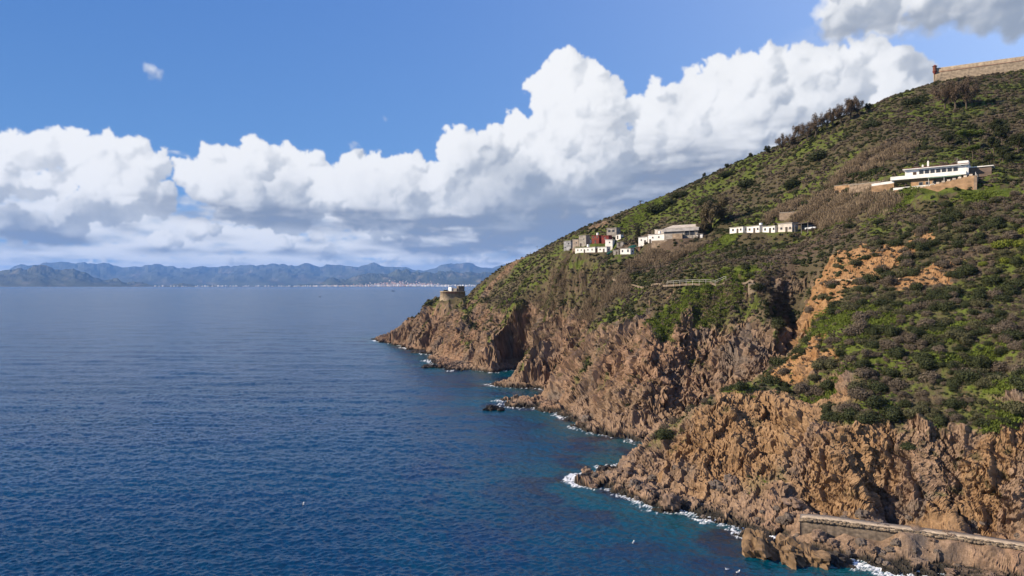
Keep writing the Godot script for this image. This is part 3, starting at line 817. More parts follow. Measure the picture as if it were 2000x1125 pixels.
func tag(o: Node, label: String, category: String, group := "") -> Node:
	o.set_meta("label", label)
	o.set_meta("category", category)
	if group:
		o.set_meta("group", group)
	return o

func thing(called: String, label: String, category: String, at: Vector3, yaw := 0.0, group := "") -> Node3D:
	var o := Node3D.new()
	o.name = numbered(called)
	add_child(o)
	o.position = at
	o.rotation.y = deg_to_rad(yaw)
	tag(o, label, category, group)
	return o

func flat_mat(called: String, c: Vector3, rough := 0.9, lo := 0.62, scale := 0.09) -> StandardMaterial3D:
	if mats.has(called):
		return mats[called]
	var m := StandardMaterial3D.new()
	m.resource_name = called
	m.albedo_color = Color(c.x, c.y, c.z).linear_to_srgb()
	m.roughness = rough
	m.metallic_specular = 0.3
	if lo < 1.0:
		m.albedo_texture = stain(lo)
		m.uv1_triplanar = true
		m.uv1_world_triplanar = true
		m.uv1_scale = Vector3(scale, scale, scale)
	mats[called] = m
	return m

func stain(lo: float) -> NoiseTexture2D:
	var key := "stain%.2f" % lo
	if not mats.has(key):
		mats[key] = grain_texture(int(lo * 100.0), 0.012, 5, lo, 1.0)
	return mats[key]

func leaf_mat() -> StandardMaterial3D:
	if not mats.has("leaf"):
		var m := StandardMaterial3D.new()
		m.resource_name = "leaf"
		m.vertex_color_use_as_albedo = true
		m.roughness = 0.8
		m.albedo_color = Color(0.90, 0.90, 0.90)
		m.metallic_specular = 0.25
		m.cull_mode = BaseMaterial3D.CULL_DISABLED
		m.backlight_enabled = true
		m.backlight = Color(0.35, 0.35, 0.3)
		mats["leaf"] = m
	return mats["leaf"]

func box(parent: Node, called: String, size: Vector3, center: Vector3, mat: Material, yaw := 0.0, tilt := 0.0) -> MeshInstance3D:
	var b := BoxMesh.new()
	b.size = size
	var o := mesh_node(called, b, mat, parent)
	o.position = center
	o.rotation = Vector3(0, deg_to_rad(yaw), deg_to_rad(tilt))
	return o

func tube(parent: Node, called: String, a: Vector3, b: Vector3, r1: float, r2: float, mat: Material, sides := 7) -> MeshInstance3D:
	var c := CylinderMesh.new()
	c.bottom_radius = r1; c.top_radius = r2
	c.height = (b - a).length()
	c.radial_segments = sides; c.rings = 1
	var o := mesh_node(called, c, mat, parent)
	var up := (b - a).normalized()
	var side := up.cross(Vector3.FORWARD if absf(up.z) < 0.9 else Vector3.RIGHT).normalized()
	o.transform = Transform3D(Basis(side, up, side.cross(up)), (a + b) * 0.5)
	return o

func wall_white() -> Material: return flat_mat("white_plaster", Vector3(0.78, 0.76, 0.72), 0.9, 0.80)
func wall_grey() -> Material: return flat_mat("grey_render", Vector3(0.36, 0.33, 0.30), 0.95)
func wall_stone() -> Material: return flat_mat("ochre_stone", Vector3(0.44, 0.28, 0.16), 0.95, 0.60, 0.10)
func dark_glass() -> Material: return flat_mat("dark_glass", Vector3(0.03, 0.035, 0.045), 0.15, 1.0)
func brick_red() -> Material: return flat_mat("red_wash", Vector3(0.24, 0.065, 0.05), 0.9)
func sheet_roof() -> Material: return flat_mat("old_sheet_roof", Vector3(0.50, 0.46, 0.41), 0.8)
func concrete() -> Material: return flat_mat("concrete", Vector3(0.42, 0.38, 0.33), 0.95)

func window_at(parent: Node, x: float, y: float, z: float, w: float, h: float, yaw := 0.0) -> void:
	var f := box(parent, "window", Vector3(w, h, 0.10), Vector3(x, y, z), flat_mat("old_frame", Vector3(0.45, 0.43, 0.40)), yaw)
	box(f, "pane", Vector3(w - 0.16, h - 0.16, 0.06), Vector3(0, 0, 0.04), dark_glass())

func door_at(parent: Node, x: float, y: float, z: float, w: float, h: float, mat: Material) -> void:
	var f := box(parent, "door", Vector3(w, h, 0.12), Vector3(x, y + h * 0.5, z), mat)
	box(f, "handle", Vector3(0.05, 0.18, 0.05), Vector3(w * 0.35, 0, 0.08), flat_mat("iron", Vector3(0.1, 0.1, 0.1), 0.5, 1.0))

# a plain flat-roofed house: front is local +z
func house(called: String, label: String, x: float, d: float, yaw: float, size: Vector3, wall: Material, roof: Material, openings: Array, slope := 0.0, group := "") -> Node3D:
	var t := thing(called, label, "house", Vector3(x, land(x, d), -d), yaw, group)
	t.scale = Vector3(0.82, 0.82, 0.82)
	box(t, "wall", Vector3(size.x, size.y + 3.0, size.z), Vector3(0, size.y * 0.5 - 1.5, 0), wall)
	var r := box(t, "roof", Vector3(size.x + 0.5, 0.22, size.z + 0.5), Vector3(0, size.y + 0.12, 0), roof, 0.0, slope)
	r.rotation.x = deg_to_rad(4.0)
	for o in openings:     # kind, x along the front, sill height, width, height
		if o[0] == "w":
			window_at(t, o[1], o[2] + o[4] * 0.5, size.z * 0.5 + 0.03, o[3], o[4])
		elif o[0] == "d":
			door_at(t, o[1], 0.0, size.z * 0.5 + 0.03, o[3], o[4], flat_mat("weathered_door", Vector3(0.10, 0.08, 0.07), 0.7))
		elif o[0] == "s":
			var f := box(t, "window", Vector3(0.10, o[4], o[3]), Vector3(size.x * 0.5 + 0.03, o[2] + o[4] * 0.5, o[1]), flat_mat("old_frame", Vector3(0.45, 0.43, 0.40)))
			box(f, "pane", Vector3(0.06, o[4] - 0.16, o[3] - 0.16), Vector3(0.04, 0, 0), dark_glass())
	return t

# ------------------------------------------------------------------ foliage
class Leaves:
	var v := PackedVector3Array()
	var i := PackedInt32Array()
	var c := PackedColorArray()
	func tri(a: Vector3, b: Vector3, d: Vector3, col: Color) -> void:
		var n := v.size()
		v.append(a); v.append(b); v.append(d)
		c.append(col); c.append(col); c.append(col)
		i.append(n); i.append(n + 1); i.append(n + 2)

func leaf_color(rng: RandomNumberGenerator, a: Vector3, b: Vector3) -> Color:
	var q := mixc(a, b, rng.randf()) * rng.randf_range(0.85, 1.15)
	return Color(q.x, q.y, q.z)

# leaf-sized faces through the outer part of a heap of lobes
func leaf_heap(l: Leaves, rng: RandomNumberGenerator, lobes: Array, count: int, size: float, a: Vector3, b: Vector3, inner := 0.55) -> void:
	var total := 0.0
	for o in lobes:
		total += o[1].x * o[1].x
	for o in lobes:
		var c: Vector3 = o[0]
		var r: Vector3 = o[1]
		var tint := rng.randf()
		for k in int(count * r.x * r.x / total):
			var dir := Vector3(rng.randfn(), rng.randfn() + 0.25, rng.randfn()).normalized()
			var p := c + dir * r * rng.randf_range(inner, 1.06)
			if p.y < 0.02:
				p.y = 0.02 + rng.randf() * 0.1
			var n := (dir + Vector3(rng.randfn(), rng.randfn(), rng.randfn()) * 0.45).normalized()
			var s := n.cross(Vector3(rng.randfn(), rng.randfn(), rng.randfn())).normalized()
			var t := n.cross(s)
			var q := size * rng.randf_range(0.6, 1.3)
			var col := leaf_color(rng, a, mixc(a, b, 0.45 + 0.55 * tint))
			l.tri(p + s * q, p - s * q * 0.6 + t * q * 0.7, p - s * q * 0.5 - t * q * 0.8, col)

func shrub_mesh(sd: int, count: int, size: float, a: Vector3, b: Vector3, flat := 0.75) -> ArrayMesh:
	var rng := RandomNumberGenerator.new()
	rng.seed = sd
	var l := Leaves.new()
	var lobes := [[Vector3(0, 0.35 * flat, 0), Vector3(0.72, 0.62 * flat, 0.72)]]
	for k in 6:
		var an := rng.randf() * TAU
		var q := rng.randf_range(0.3, 0.62)
		lobes.append([Vector3(cos(an) * q, rng.randf_range(0.12, 0.5) * flat, sin(an) * q), Vector3.ONE * rng.randf_range(0.28, 0.5) * Vector3(1, flat, 1)])
	leaf_heap(l, rng, lobes, count, size, a, b)
	return array_mesh(l.v, l.i, l.c)

func limb(l: Leaves, a: Vector3, b: Vector3, r1: float, r2: float, col: Color) -> void:
	var up := (b - a).normalized()
	var s := up.cross(Vector3(0.3, 0.1, 0.95)).normalized()
	var t := up.cross(s)
	for k in 6:
		var e0 := s * cos(k * TAU / 6) + t * sin(k * TAU / 6)
		var e1 := s * cos((k + 1) * TAU / 6) + t * sin((k + 1) * TAU / 6)
		l.tri(a + e0 * r1, b + e0 * r2, b + e1 * r2, col)
		l.tri(a + e0 * r1, b + e1 * r2, a + e1 * r1, col)

# kinds: feathery (many upright plumes), broad (rounded heaps), umbrella (flat top), spire
func tree_meshes(sd: int, kind: String, h: float, a: Vector3, b: Vector3, count: int, size: float) -> Array:
	var rng := RandomNumberGenerator.new()
	rng.seed = sd
	var wood := Leaves.new()
	var bark := Color(0.10, 0.08, 0.06)
	var lobes := []
	var fork := Vector3(rng.randf_range(-0.1, 0.1) * h, h * (0.55 if kind == "umbrella" else 0.28), 0)
	limb(wood, Vector3(0, -0.8, 0), fork, h * 0.035, h * 0.024, bark)
	var n: int = {"feathery": 13, "broad": 9, "umbrella": 11, "spire": 8}[kind]
	for k in n:
		var an := k * 2.4 + rng.randf()
		var c := Vector3.ZERO
		var r := Vector3.ZERO
		if kind == "feathery":
			var q := rng.randf_range(0.05, 0.34) * h
			c = Vector3(cos(an) * q, rng.randf_range(0.35, 0.84) * h, sin(an) * q)
			r = Vector3(rng.randf_range(0.09, 0.15), rng.randf_range(0.14, 0.24), rng.randf_range(0.09, 0.15)) * h
		elif kind == "broad":
			var q := rng.randf_range(0.05, 0.30) * h
			c = Vector3(cos(an) * q, rng.randf_range(0.40, 0.84) * h, sin(an) * q)
			r = Vector3.ONE * rng.randf_range(0.13, 0.21) * h
		elif kind == "umbrella":
			var q := sqrt(rng.randf()) * 0.52 * h
			c = Vector3(cos(an) * q, (0.80 + rng.randf_range(-0.05, 0.06) - 0.25 * q * q / (h * h)) * h, sin(an) * q)
			r = Vector3(0.21, 0.10, 0.21) * h * rng.randf_range(0.8, 1.2)
		else:
			var f := k / 7.0
			c = Vector3(cos(an) * 0.04 * h, lerpf(0.18, 0.9, f) * h, sin(an) * 0.04 * h)
			r = Vector3(lerpf(0.19, 0.07, f), 0.16, lerpf(0.19, 0.07, f)) * h
		lobes.append([c, r])
		limb(wood, fork + Vector3(0, rng.randf_range(-0.08, 0.0) * h, 0), c, h * 0.016, h * 0.005, bark)
	var crown := Leaves.new()
	leaf_heap(crown, rng, lobes, count, size, a, b, 0.35)
	return [array_mesh(wood.v, wood.i, wood.c), array_mesh(crown.v, crown.i, crown.c)]

func plant_tree(called: String, label: String, group: String, m: Array, x: float, d: float, yaw: float, scale := 1.0, sink := 0.0) -> void:
	var t := thing(called, label, "tree", Vector3(x, land(x, d) - sink, -d), yaw, group)
	t.scale = Vector3.ONE * scale
	mesh_node("trunk", m[0], leaf_mat(), t)
	mesh_node("crown", m[1], leaf_mat(), t)

func scatter(called: String, m: Mesh, where: Array, tints: PackedColorArray) -> MultiMeshInstance3D:
	var mm := MultiMesh.new()
	mm.transform_format = MultiMesh.TRANSFORM_3D
	mm.use_colors = true
	mm.mesh = m
	mm.instance_count = where.size()
	for k in where.size():
		mm.set_instance_transform(k, where[k])
		mm.set_instance_color(k, tints[k])
	var o := MultiMeshInstance3D.new()
	o.name = called
	o.multimesh = mm
	o.material_override = leaf_mat()
	add_child(o)
	o.set_meta("kind", "stuff")
	return o

func stand(rng: RandomNumberGenerator, at: Vector3, s: float, tall := 1.0) -> Transform3D:
	return Transform3D(Basis(Vector3.UP, rng.randf() * TAU).scaled(Vector3(s, s * tall, s)), at)

const DRY_A := Vector3(0.090, 0.072, 0.052)
const DRY_B := Vector3(0.185, 0.150, 0.112)
const GRN_A := Vector3(0.030, 0.037, 0.017)
const GRN_B := Vector3(0.075, 0.088, 0.038)
const OLV_A := Vector3(0.060, 0.060, 0.032)
const OLV_B := Vector3(0.130, 0.126, 0.064)

func build_plants() -> void:
	var rng := RandomNumberGenerator.new()
	rng.seed = 501
	var kinds := [
		["dry_shrub", "rounded grey brown dry shrub", "grey brown shrubs on the slope", [], 270],
		["evergreen_shrub", "rounded dark green evergreen shrub", "dark green shrubs on the slope", [], 290],
		["olive_shrub", "low spreading olive green shrub", "olive green shrubs on the slope", [], 220]]
	for k in 3:
		var ab: Array = [[DRY_A, DRY_B], [GRN_A, GRN_B], [OLV_A, OLV_B]][k]
		for j in 4:
			kinds[k][3].append(shrub_mesh(600 + k * 10 + j, 2000, 0.066, ab[0], ab[1], [1.0, 1.05, 0.8][k]))
	var used := {}
	var made := [0, 0, 0]
	var tries := 0
	var n := lV.size()
	while made[0] + made[1] + made[2] < 780 and tries < 60000:
		tries += 1
		var k := rng.randi_range(0, n - 1)
		var p := lV[k]
		if -p.z > 178.0 or lVeg[k] < rng.randf_range(0.35, 0.9):
			continue
		var r := 0.75 + 1.75 * pow(rng.randf(), 1.7)
		var key := Vector2i(int(floor(p.x / 1.8)), int(floor(p.z / 1.8)))
		if used.has(key):
			continue
		used[key] = true
		var zone := nTone.get_noise_2d(p.x * 1.6, p.z * 1.6) * 1.3 + rng.randf_range(-0.35, 0.35)
		var w := 0 if zone < -0.10 else (1 if zone < 0.22 else 2)
		if made[w] >= kinds[w][4]:
			continue
		var variants: Array = kinds[w][3]
		var o := mesh_node(numbered(kinds[w][0]), variants[made[w] % 4], leaf_mat(), self)
		o.transform = stand(rng, p - Vector3(0, 0.12 * r, 0), r, rng.randf_range(0.8, 1.1))
		var build: String = "small " if r < 1.1 else ("medium sized " if r < 1.6 else "large ")
		var place: String = " above the near orange cliff" if -p.z < 124.0 else (" on the green slope between cliff and orange scar" if -p.z < 148.0 else " on the upper slope below the villa")
		tag(o, build + kinds[w][1] + place, "shrub", build + kinds[w][2] + place)
		made[w] += 1
	for a in THICKETS:
		var o := mesh_node(numbered("thicket_bush"), kinds[1][3][int(a[0]) % 4], leaf_mat(), self)
		o.transform = Transform3D(Basis(Vector3.UP, a[0]).scaled(Vector3(a[2], a[2] * 0.62, a[2] * 0.8)), Vector3(a[0], land(a[0], a[1]) - 0.3, -a[1]))
		tag(o, "broad dark evergreen thicket spreading over the hillside" + (" below the villa" if a[1] < 200.0 else " above the village"), "thicket", "dark thickets " + ("below the villa" if a[1] < 200.0 else "above the village"))
	# thicket of small scrub further up, too many to count
	var small := [shrub_mesh(701, 170, 0.20, Vector3(0.55, 0.55, 0.55), Vector3(1.1, 1.1, 1.1)), shrub_mesh(702, 170, 0.20, Vector3(0.55, 0.55, 0.55), Vector3(1.1, 1.1, 1.1), 0.9)]
	for v in 2:
		var where := []
		var tints := PackedColorArray()
		var want := 15000
		tries = 0
		while where.size() < want and tries < want * 6:
			tries += 1
			var k := rng.randi_range(0, n - 1)
			if lVeg[k] < rng.randf_range(0.15, 0.95):
				continue
			var p := lV[k]
			var zone := nTone.get_noise_2d(p.x * 1.1 + 40.0, p.z * 1.1) * 1.4 + nMid.get_noise_2d(p.x * 0.8, p.z * 0.8) * 0.5 + rng.randf_range(-0.25, 0.25)
			var dryness := grid(gP[3], p.x, -p.z)
			zone -= dryness * 0.35
			var c := mixc(DRY_A, DRY_B, rng.randf()) if zone < -0.10 else (mixc(OLV_A, OLV_B, rng.randf()) if zone < 0.12 else mixc(GRN_A, GRN_B, rng.randf()))
			c *= 1.15
			var near := clampf((-p.z - 100.0) / 120.0, 0.0, 1.0)
			where.append(stand(rng, p - Vector3(0, 0.05, 0), lerpf(0.20, 0.60, near) * rng.randf_range(0.6, 1.9), rng.randf_range(0.7, 1.2)))
			tints.append(Color(c.x, c.y, c.z))
		var o := scatter("scrub" if v == 0 else "undergrowth", small[v], where, tints)
		tag(o, ["dense low scrub covering the hillside above the cliffs", "patchy undergrowth between the larger shrubs on the hillside"][v], ["scrub", "undergrowth"][v])
	# grass
	var g := Leaves.new()
	for k in 16:
		var a := rng.randf() * TAU
		var p := Vector3(rng.randfn() * 0.22, 0, rng.randfn() * 0.22)
		var s := Vector3(cos(a), 0, sin(a)) * 0.06
		g.tri(p - s, p + s, p + Vector3(rng.randfn() * 0.1, rng.randf_range(0.14, 0.34), rng.randfn() * 0.1), leaf_color(rng, Vector3(0.7, 0.7, 0.7), Vector3(1.1, 1.1, 1.1)))
	var gm := array_mesh(g.v, g.i, g.c)
	var where := []
	var tints := PackedColorArray()
	tries = 0
	while where.size() < 26000 and tries < 400000:
		tries += 1
		var k := rng.randi_range(0, n - 1)
		var p := lV[k]
		if p.y < 3.0 or lVeg[k] < 0.1 or grid(gP[0], p.x, -p.z) + nMid.get_noise_2d(p.x, p.z) * 0.5 < rng.randf_range(0.2, 0.7):
			continue
		var c := mixc(Vector3(0.085, 0.115, 0.022), Vector3(0.17, 0.215, 0.04), rng.randf())
		where.append(stand(rng, p, rng.randf_range(0.8, 1.8), rng.randf_range(0.6, 1.0)))
		tints.append(Color(c.x, c.y, c.z))
	tag(scatter("grass", gm, where, tints), "bright green grass growing in patches on the slope", "grass")
	# dry canes
	var cm := Leaves.new()
	for k in 90:
		var a := rng.randf() * TAU
		var p := Vector3(rng.randfn() * 0.75, -0.2, rng.randfn() * 0.75)
		var s := Vector3(cos(a), 0, sin(a)) * rng.randf_range(0.015, 0.035)
		var tip := p + Vector3(rng.randfn() * 0.45, rng.randf_range(1.1, 2.9), rng.randfn() * 0.35)
		var mid := p.lerp(tip, 0.7)
		cm.tri(p - s, p + s, tip, leaf_color(rng, Vector3(0.8, 0.8, 0.8), Vector3(1.1, 1.1, 1.1)))
		cm.tri(mid, tip + s * 3.0, tip - s * 2.0 + Vector3(0, 0.25, 0), leaf_color(rng, Vector3(0.9, 0.9, 0.9), Vector3(1.25, 1.2, 1.15)))
	var cmesh := array_mesh(cm.v, cm.i, cm.c)
	where = []
	tints = PackedColorArray()
	for a in [[13.0, 330.0, 14.0, 9.0, 110], [24.0, 312.0, 10.0, 8.0, 90], [37.5, 246.0, 4.0, 9.0, 80], [33.0, 258.0, 4.0, 8.0, 80], [29.0, 266.0, 4.0, 7.0, 60], [97.2, 244.5, 7.0, 2.5, 80], [103.1, 233.0, 7.0, 3.0, 110], [106.0, 221.0, 7.0, 3.0, 110], [106.0, 204.0, 6.0, 4.0, 130], [108.6, 193.0, 5.5, 3.5, 140], [103.5, 224.0, 6.0, 3.0, 90], [101.0, 212.0, 4.0, 5.0, 90], [55.0, 262.0, 9.0, 5.0, 110], [62.0, 250.0, 7.0, 4.0, 70], [118.0, 240.0, 8.0, 3.0, 60], [127.0, 232.0, 9.0, 3.0, 60]]:
		for k in int(a[4] * 1.5):
			var x: float = a[0] + rng.randfn() * a[2] * 0.5
			var d: float = a[1] + rng.randfn() * a[3] * 0.5
			if grid(gQ, x, d) < 0.8:
				continue
			where.append(stand(rng, Vector3(x, land(x, d), -d), rng.randf_range(0.6, 1.05)))
			var c := mixc(Vector3(0.15, 0.112, 0.074), Vector3(0.28, 0.215, 0.145), rng.randf())
			tints.append(Color(c.x, c.y, c.z))
	tag(scatter("cane_thicket", cmesh, where, tints), "tall dry brown canes standing in thickets on the slope", "canes")

func build_trees() -> void:
	var br_a := Vector3(0.085, 0.062, 0.042)
	var br_b := Vector3(0.190, 0.138, 0.098)
	var feather := []
	for k in 3:
		feather.append(tree_meshes(800 + k, "feathery", 8.0, br_a, br_b, 3200, 0.16))
	var broad := tree_meshes(810, "broad", 6.0, Vector3(0.022, 0.028, 0.013), Vector3(0.060, 0.068, 0.028), 3000, 0.17)
	var big := tree_meshes(811, "feathery", 10.5, Vector3(0.070, 0.060, 0.034), Vector3(0.165, 0.130, 0.080), 9000, 0.24)
	var spire := tree_meshes(812, "spire", 9.0, Vector3(0.030, 0.030, 0.018), Vector3(0.075, 0.070, 0.040), 3400, 0.18)
	var pine := tree_meshes(813, "umbrella", 6.5, Vector3(0.045, 0.065, 0.016), Vector3(0.13, 0.16, 0.035), 3800, 0.16)
	var ridge := [[121.7, 308.0, 1.0], [124.0, 303.0, 0.9], [126.5, 302.0, 1.05], [128.5, 297.0, 1.0], [130.5, 294.5, 1.3], [135.0, 293.0, 1.0], [137.5, 292.5, 1.1], [140.5, 291.0, 1.15], [143.8, 290.0, 1.15], [146.8, 290.5, 1.05]]
	for k in ridge.size():
		plant_tree("tamarisk_tree", "brown feathery tree in the row along the ridge below the fortress wall", "brown trees along the ridge", feather[k % 3], ridge[k][0], ridge[k][1], k * 77.0, ridge[k][2])
	for a in [[166.0, 262.0, 1.35], [168.1, 259.0, 1.5], [171.0, 257.0, 1.3]]:
		plant_tree("tamarisk_tree", "large brown feathery tree in the clump under the fortress wall", "brown trees under the fortress", feather[int(a[0]) % 3], a[0], a[1], a[0] * 9.0, a[2])
	for a in [[119.3, 319.0, 0.75], [113.7, 325.0, 0.6], [103.8, 330.0, 0.55], [96.5, 343.0, 0.5], [151.5, 290.5, 0.7]]:
		plant_tree("broadleaf_tree", "small dark round tree standing alone on the ridge skyline", "dark trees on the skyline", broad, a[0], a[1], a[0] * 11.0, a[2])
	plant_tree("eucalyptus_tree", "tall brown green tree beside the long shed with pale roof", "", big, 77.1, 263.0, 20.0, 1.35)
	plant_tree("eucalyptus_tree", "lower brown green tree leaning against the tall one beside the shed", "", big, 74.0, 262.5, 140.0, 0.7)
	plant_tree("cypress_tree", "dark narrow tree between the white houses and the green tarpaulin", "", spire, 53.3, 289.0, 0.0, 0.95)
	plant_tree("umbrella_pine", "bright green flat topped pine uphill of the white villa", "", pine, 143.8, 215.0, 0.0, 1.15)
	plant_tree("umbrella_pine", "smaller bright green pine just behind the villa annexe", "", pine, 139.0, 206.0, 60.0, 0.75)
	for a in [[147.5, 209.0, 1.0], [152.0, 205.0, 1.1], [143.0, 199.0, 0.85], [150.0, 196.0, 0.9], [140.5, 193.0, 0.7], [155.0, 216.0, 1.1], [137.0, 196.5, 0.6], [146.0, 188.0, 0.75], [160.0, 226.0, 1.0], [153.0, 227.0, 0.9], [143.0, 224.0, 0.8]]:
		plant_tree("broadleaf_tree", "dense dark green tree in the grove beside the white villa", "dark trees beside the villa", broad, a[0], a[1], a[0] * 13.0, a[2])
	# palm on the skyline
	var t := thing("palm_tree", "tiny palm with drooping fronds on the skyline above the village", "tree", Vector3(67.3, land(67.3, 358.0), -358.0))
	var w := Leaves.new()
	limb(w, Vector3(0, -1.0, 0), Vector3(0.2, 2.4, 0), 0.22, 0.17, Color(0.1, 0.08, 0.06))
	mesh_node("trunk", array_mesh(w.v, w.i, w.c), leaf_mat(), t)
	var c := Leaves.new()
	for k in 16:
		var a := k * 2.4
		var dir := Vector3(cos(a), 0.6 - 0.08 * (k % 8), sin(a)).normalized()
		var prev := Vector3(0.2, 2.4, 0)
		for q in 4:
			var nx := prev + (dir - Vector3(0, q * 0.33, 0)) * 0.55
			var s := dir.cross(Vector3.UP).normalized() * (0.26 - q * 0.04)
			c.tri(prev - s, prev + s, nx, Color(0.05, 0.065, 0.025))
			c.tri(nx - s * 0.8, prev, nx + s * 0.8, Color(0.045, 0.06, 0.022))
			prev = nx
	mesh_node("crown", array_mesh(c.v, c.i, c.c), leaf_mat(), t)
	# yellow-green spurge bushes near the right-hand slope
	var lime := shrub_mesh(820, 1600, 0.075, Vector3(0.085, 0.105, 0.018), Vector3(0.19, 0.21, 0.035), 0.8)
	var k := 0
	for a in [[108.5, 150.5, 2.6], [111.0, 148.5, 2.2], [106.0, 146.5, 1.7], [109.0, 144.5, 1.6], [103.0, 149.0, 1.3], [112.5, 145.0, 1.8], [114.0, 152.0, 2.0]]:
		var o := mesh_node(numbered("spurge_bush"), lime, leaf_mat(), self)
		o.transform = Transform3D(Basis(Vector3.UP, k * 1.7).scaled(Vector3(a[2], a[2], a[2])), Vector3(a[0], land(a[0], a[1]) - 0.2, -a[1]))
		tag(o, "bright yellow green bush among grey brown scrub below the villa", "bush", "yellow green bushes")
		k += 1
	# clipped hedges along the terraces left of the villa
	for a in [[112.6, 246.0, 121.8, 222.5, "dark clipped hedge along the upper terrace beside the villa"], [108.7, 241.5, 116.1, 215.0, "dark clipped hedge along the lower terrace beside the villa"], [101.0, 246.0, 112.0, 212.0, "broken dark hedge above the dry canes below the villa terraces"]]:
		var l := Leaves.new()
		var rg := RandomNumberGenerator.new()
		rg.seed = int(a[0] * 10)
		var p0 := Vector2(a[0], a[1]); var p1 := Vector2(a[2], a[3])
		var lobes := []
		var o0 := Vector3(p0.x, land(p0.x, p0.y), -p0.y)
		for q in 26:
			var p := p0.lerp(p1, q / 25.0) + Vector2(rg.randfn(), rg.randfn()) * 0.3
			lobes.append([Vector3(p.x, land(p.x, p.y) + 0.6, -p.y) - o0, Vector3(0.85, rg.randf_range(0.7, 1.1), 0.85)])
		# leaf_heap keeps leaves above the local ground, so lift by hand
		for b in lobes:
			for z in 170:
				var dir := Vector3(rg.randfn(), rg.randfn(), rg.randfn()).normalized()
				var p: Vector3 = b[0] + dir * b[1] * rg.randf_range(0.5, 1.05)
				var s := dir.cross(Vector3(rg.randfn(), rg.randfn(), rg.randfn())).normalized() * 0.16
				l.tri(p + s, p - s * 0.5 + dir.cross(s), p - s * 0.5 - dir.cross(s), leaf_color(rg, Vector3(0.022, 0.030, 0.012), Vector3(0.055, 0.070, 0.026)))
		var h := mesh_node(numbered("hedge"), array_mesh(l.v, l.i, l.c), leaf_mat(), self)
		h.position = o0
		tag(h, a[4], "hedge")

# ------------------------------------------------------------------ buildings
func build_tower() -> void:
	var x := -39.1; var d := 438.0
	var y := land(x, d) - 0.6
	var t := thing("round_fort", "round ochre stone coastal fort on the tip of the headland", "fort", Vector3(x, y, -d))
	var st := SurfaceTool.new()
	st.begin(Mesh.PRIMITIVE_TRIANGLES)
	var prof := [[7.6, -4.0], [7.3, 0.0], [6.9, 5.6], [7.1, 5.6], [7.1, 6.1], [6.5, 6.1], [6.5, 5.2], [0.0, 5.2]]
	var N := 40
	for k in N:
		for q in prof.size() - 1:
			var a0 := k * TAU / N; var a1 := (k + 1) * TAU / N
			var v := []
			for e in [[a0, q], [a1, q], [a1, q + 1], [a0, q + 1]]:
				var r: float = prof[e[1]][0]
				v.append(Vector3(cos(e[0]) * r + (2.2 if cos(e[0]) > 0.0 else 0.0), prof[e[1]][1], sin(e[0]) * r))
			for w in [0, 1, 2, 0, 2, 3]:
				st.add_vertex(v[w])
	st.generate_normals()
	mesh_node("wall", st.commit(), flat_mat("fort_stone", Vector3(0.48, 0.38, 0.27), 0.95, 0.55, 0.10), t)
	box(t, "cordon", Vector3(9.0, 0.25, 0.3), Vector3(0, 5.0, 6.95), brick_red())
	box(t, "white_hut", Vector3(2.6, 3.6, 2.6), Vector3(0.2, 6.8, 1.0), flat_mat("bright_plaster", Vector3(0.82, 0.82, 0.80), 0.9, 0.9), -38.0)
	box(t, "grey_hut", Vector3(2.8, 2.9, 2.8), Vector3(3.0, 6.5, 1.6), concrete(), -20.0)
	var b := box(t, "guard_house", Vector3(4.0, 4.4, 4.2), Vector3(6.2, 7.0, 1.0), flat_mat("dark_stone", Vector3(0.20, 0.17, 0.14), 0.95), 20.0)
	box(b, "roof", Vector3(4.3, 0.25, 4.5), Vector3(0, 2.3, 0), concrete())
	var brush := mesh_node("bush", shrub_mesh(830, 900, 0.10, GRN_A, DRY_A, 0.7), leaf_mat(), t)
	brush.scale = Vector3(2.6, 2.4, 2.4)
	brush.position = Vector3(-3.2, 5.3, 2.2)

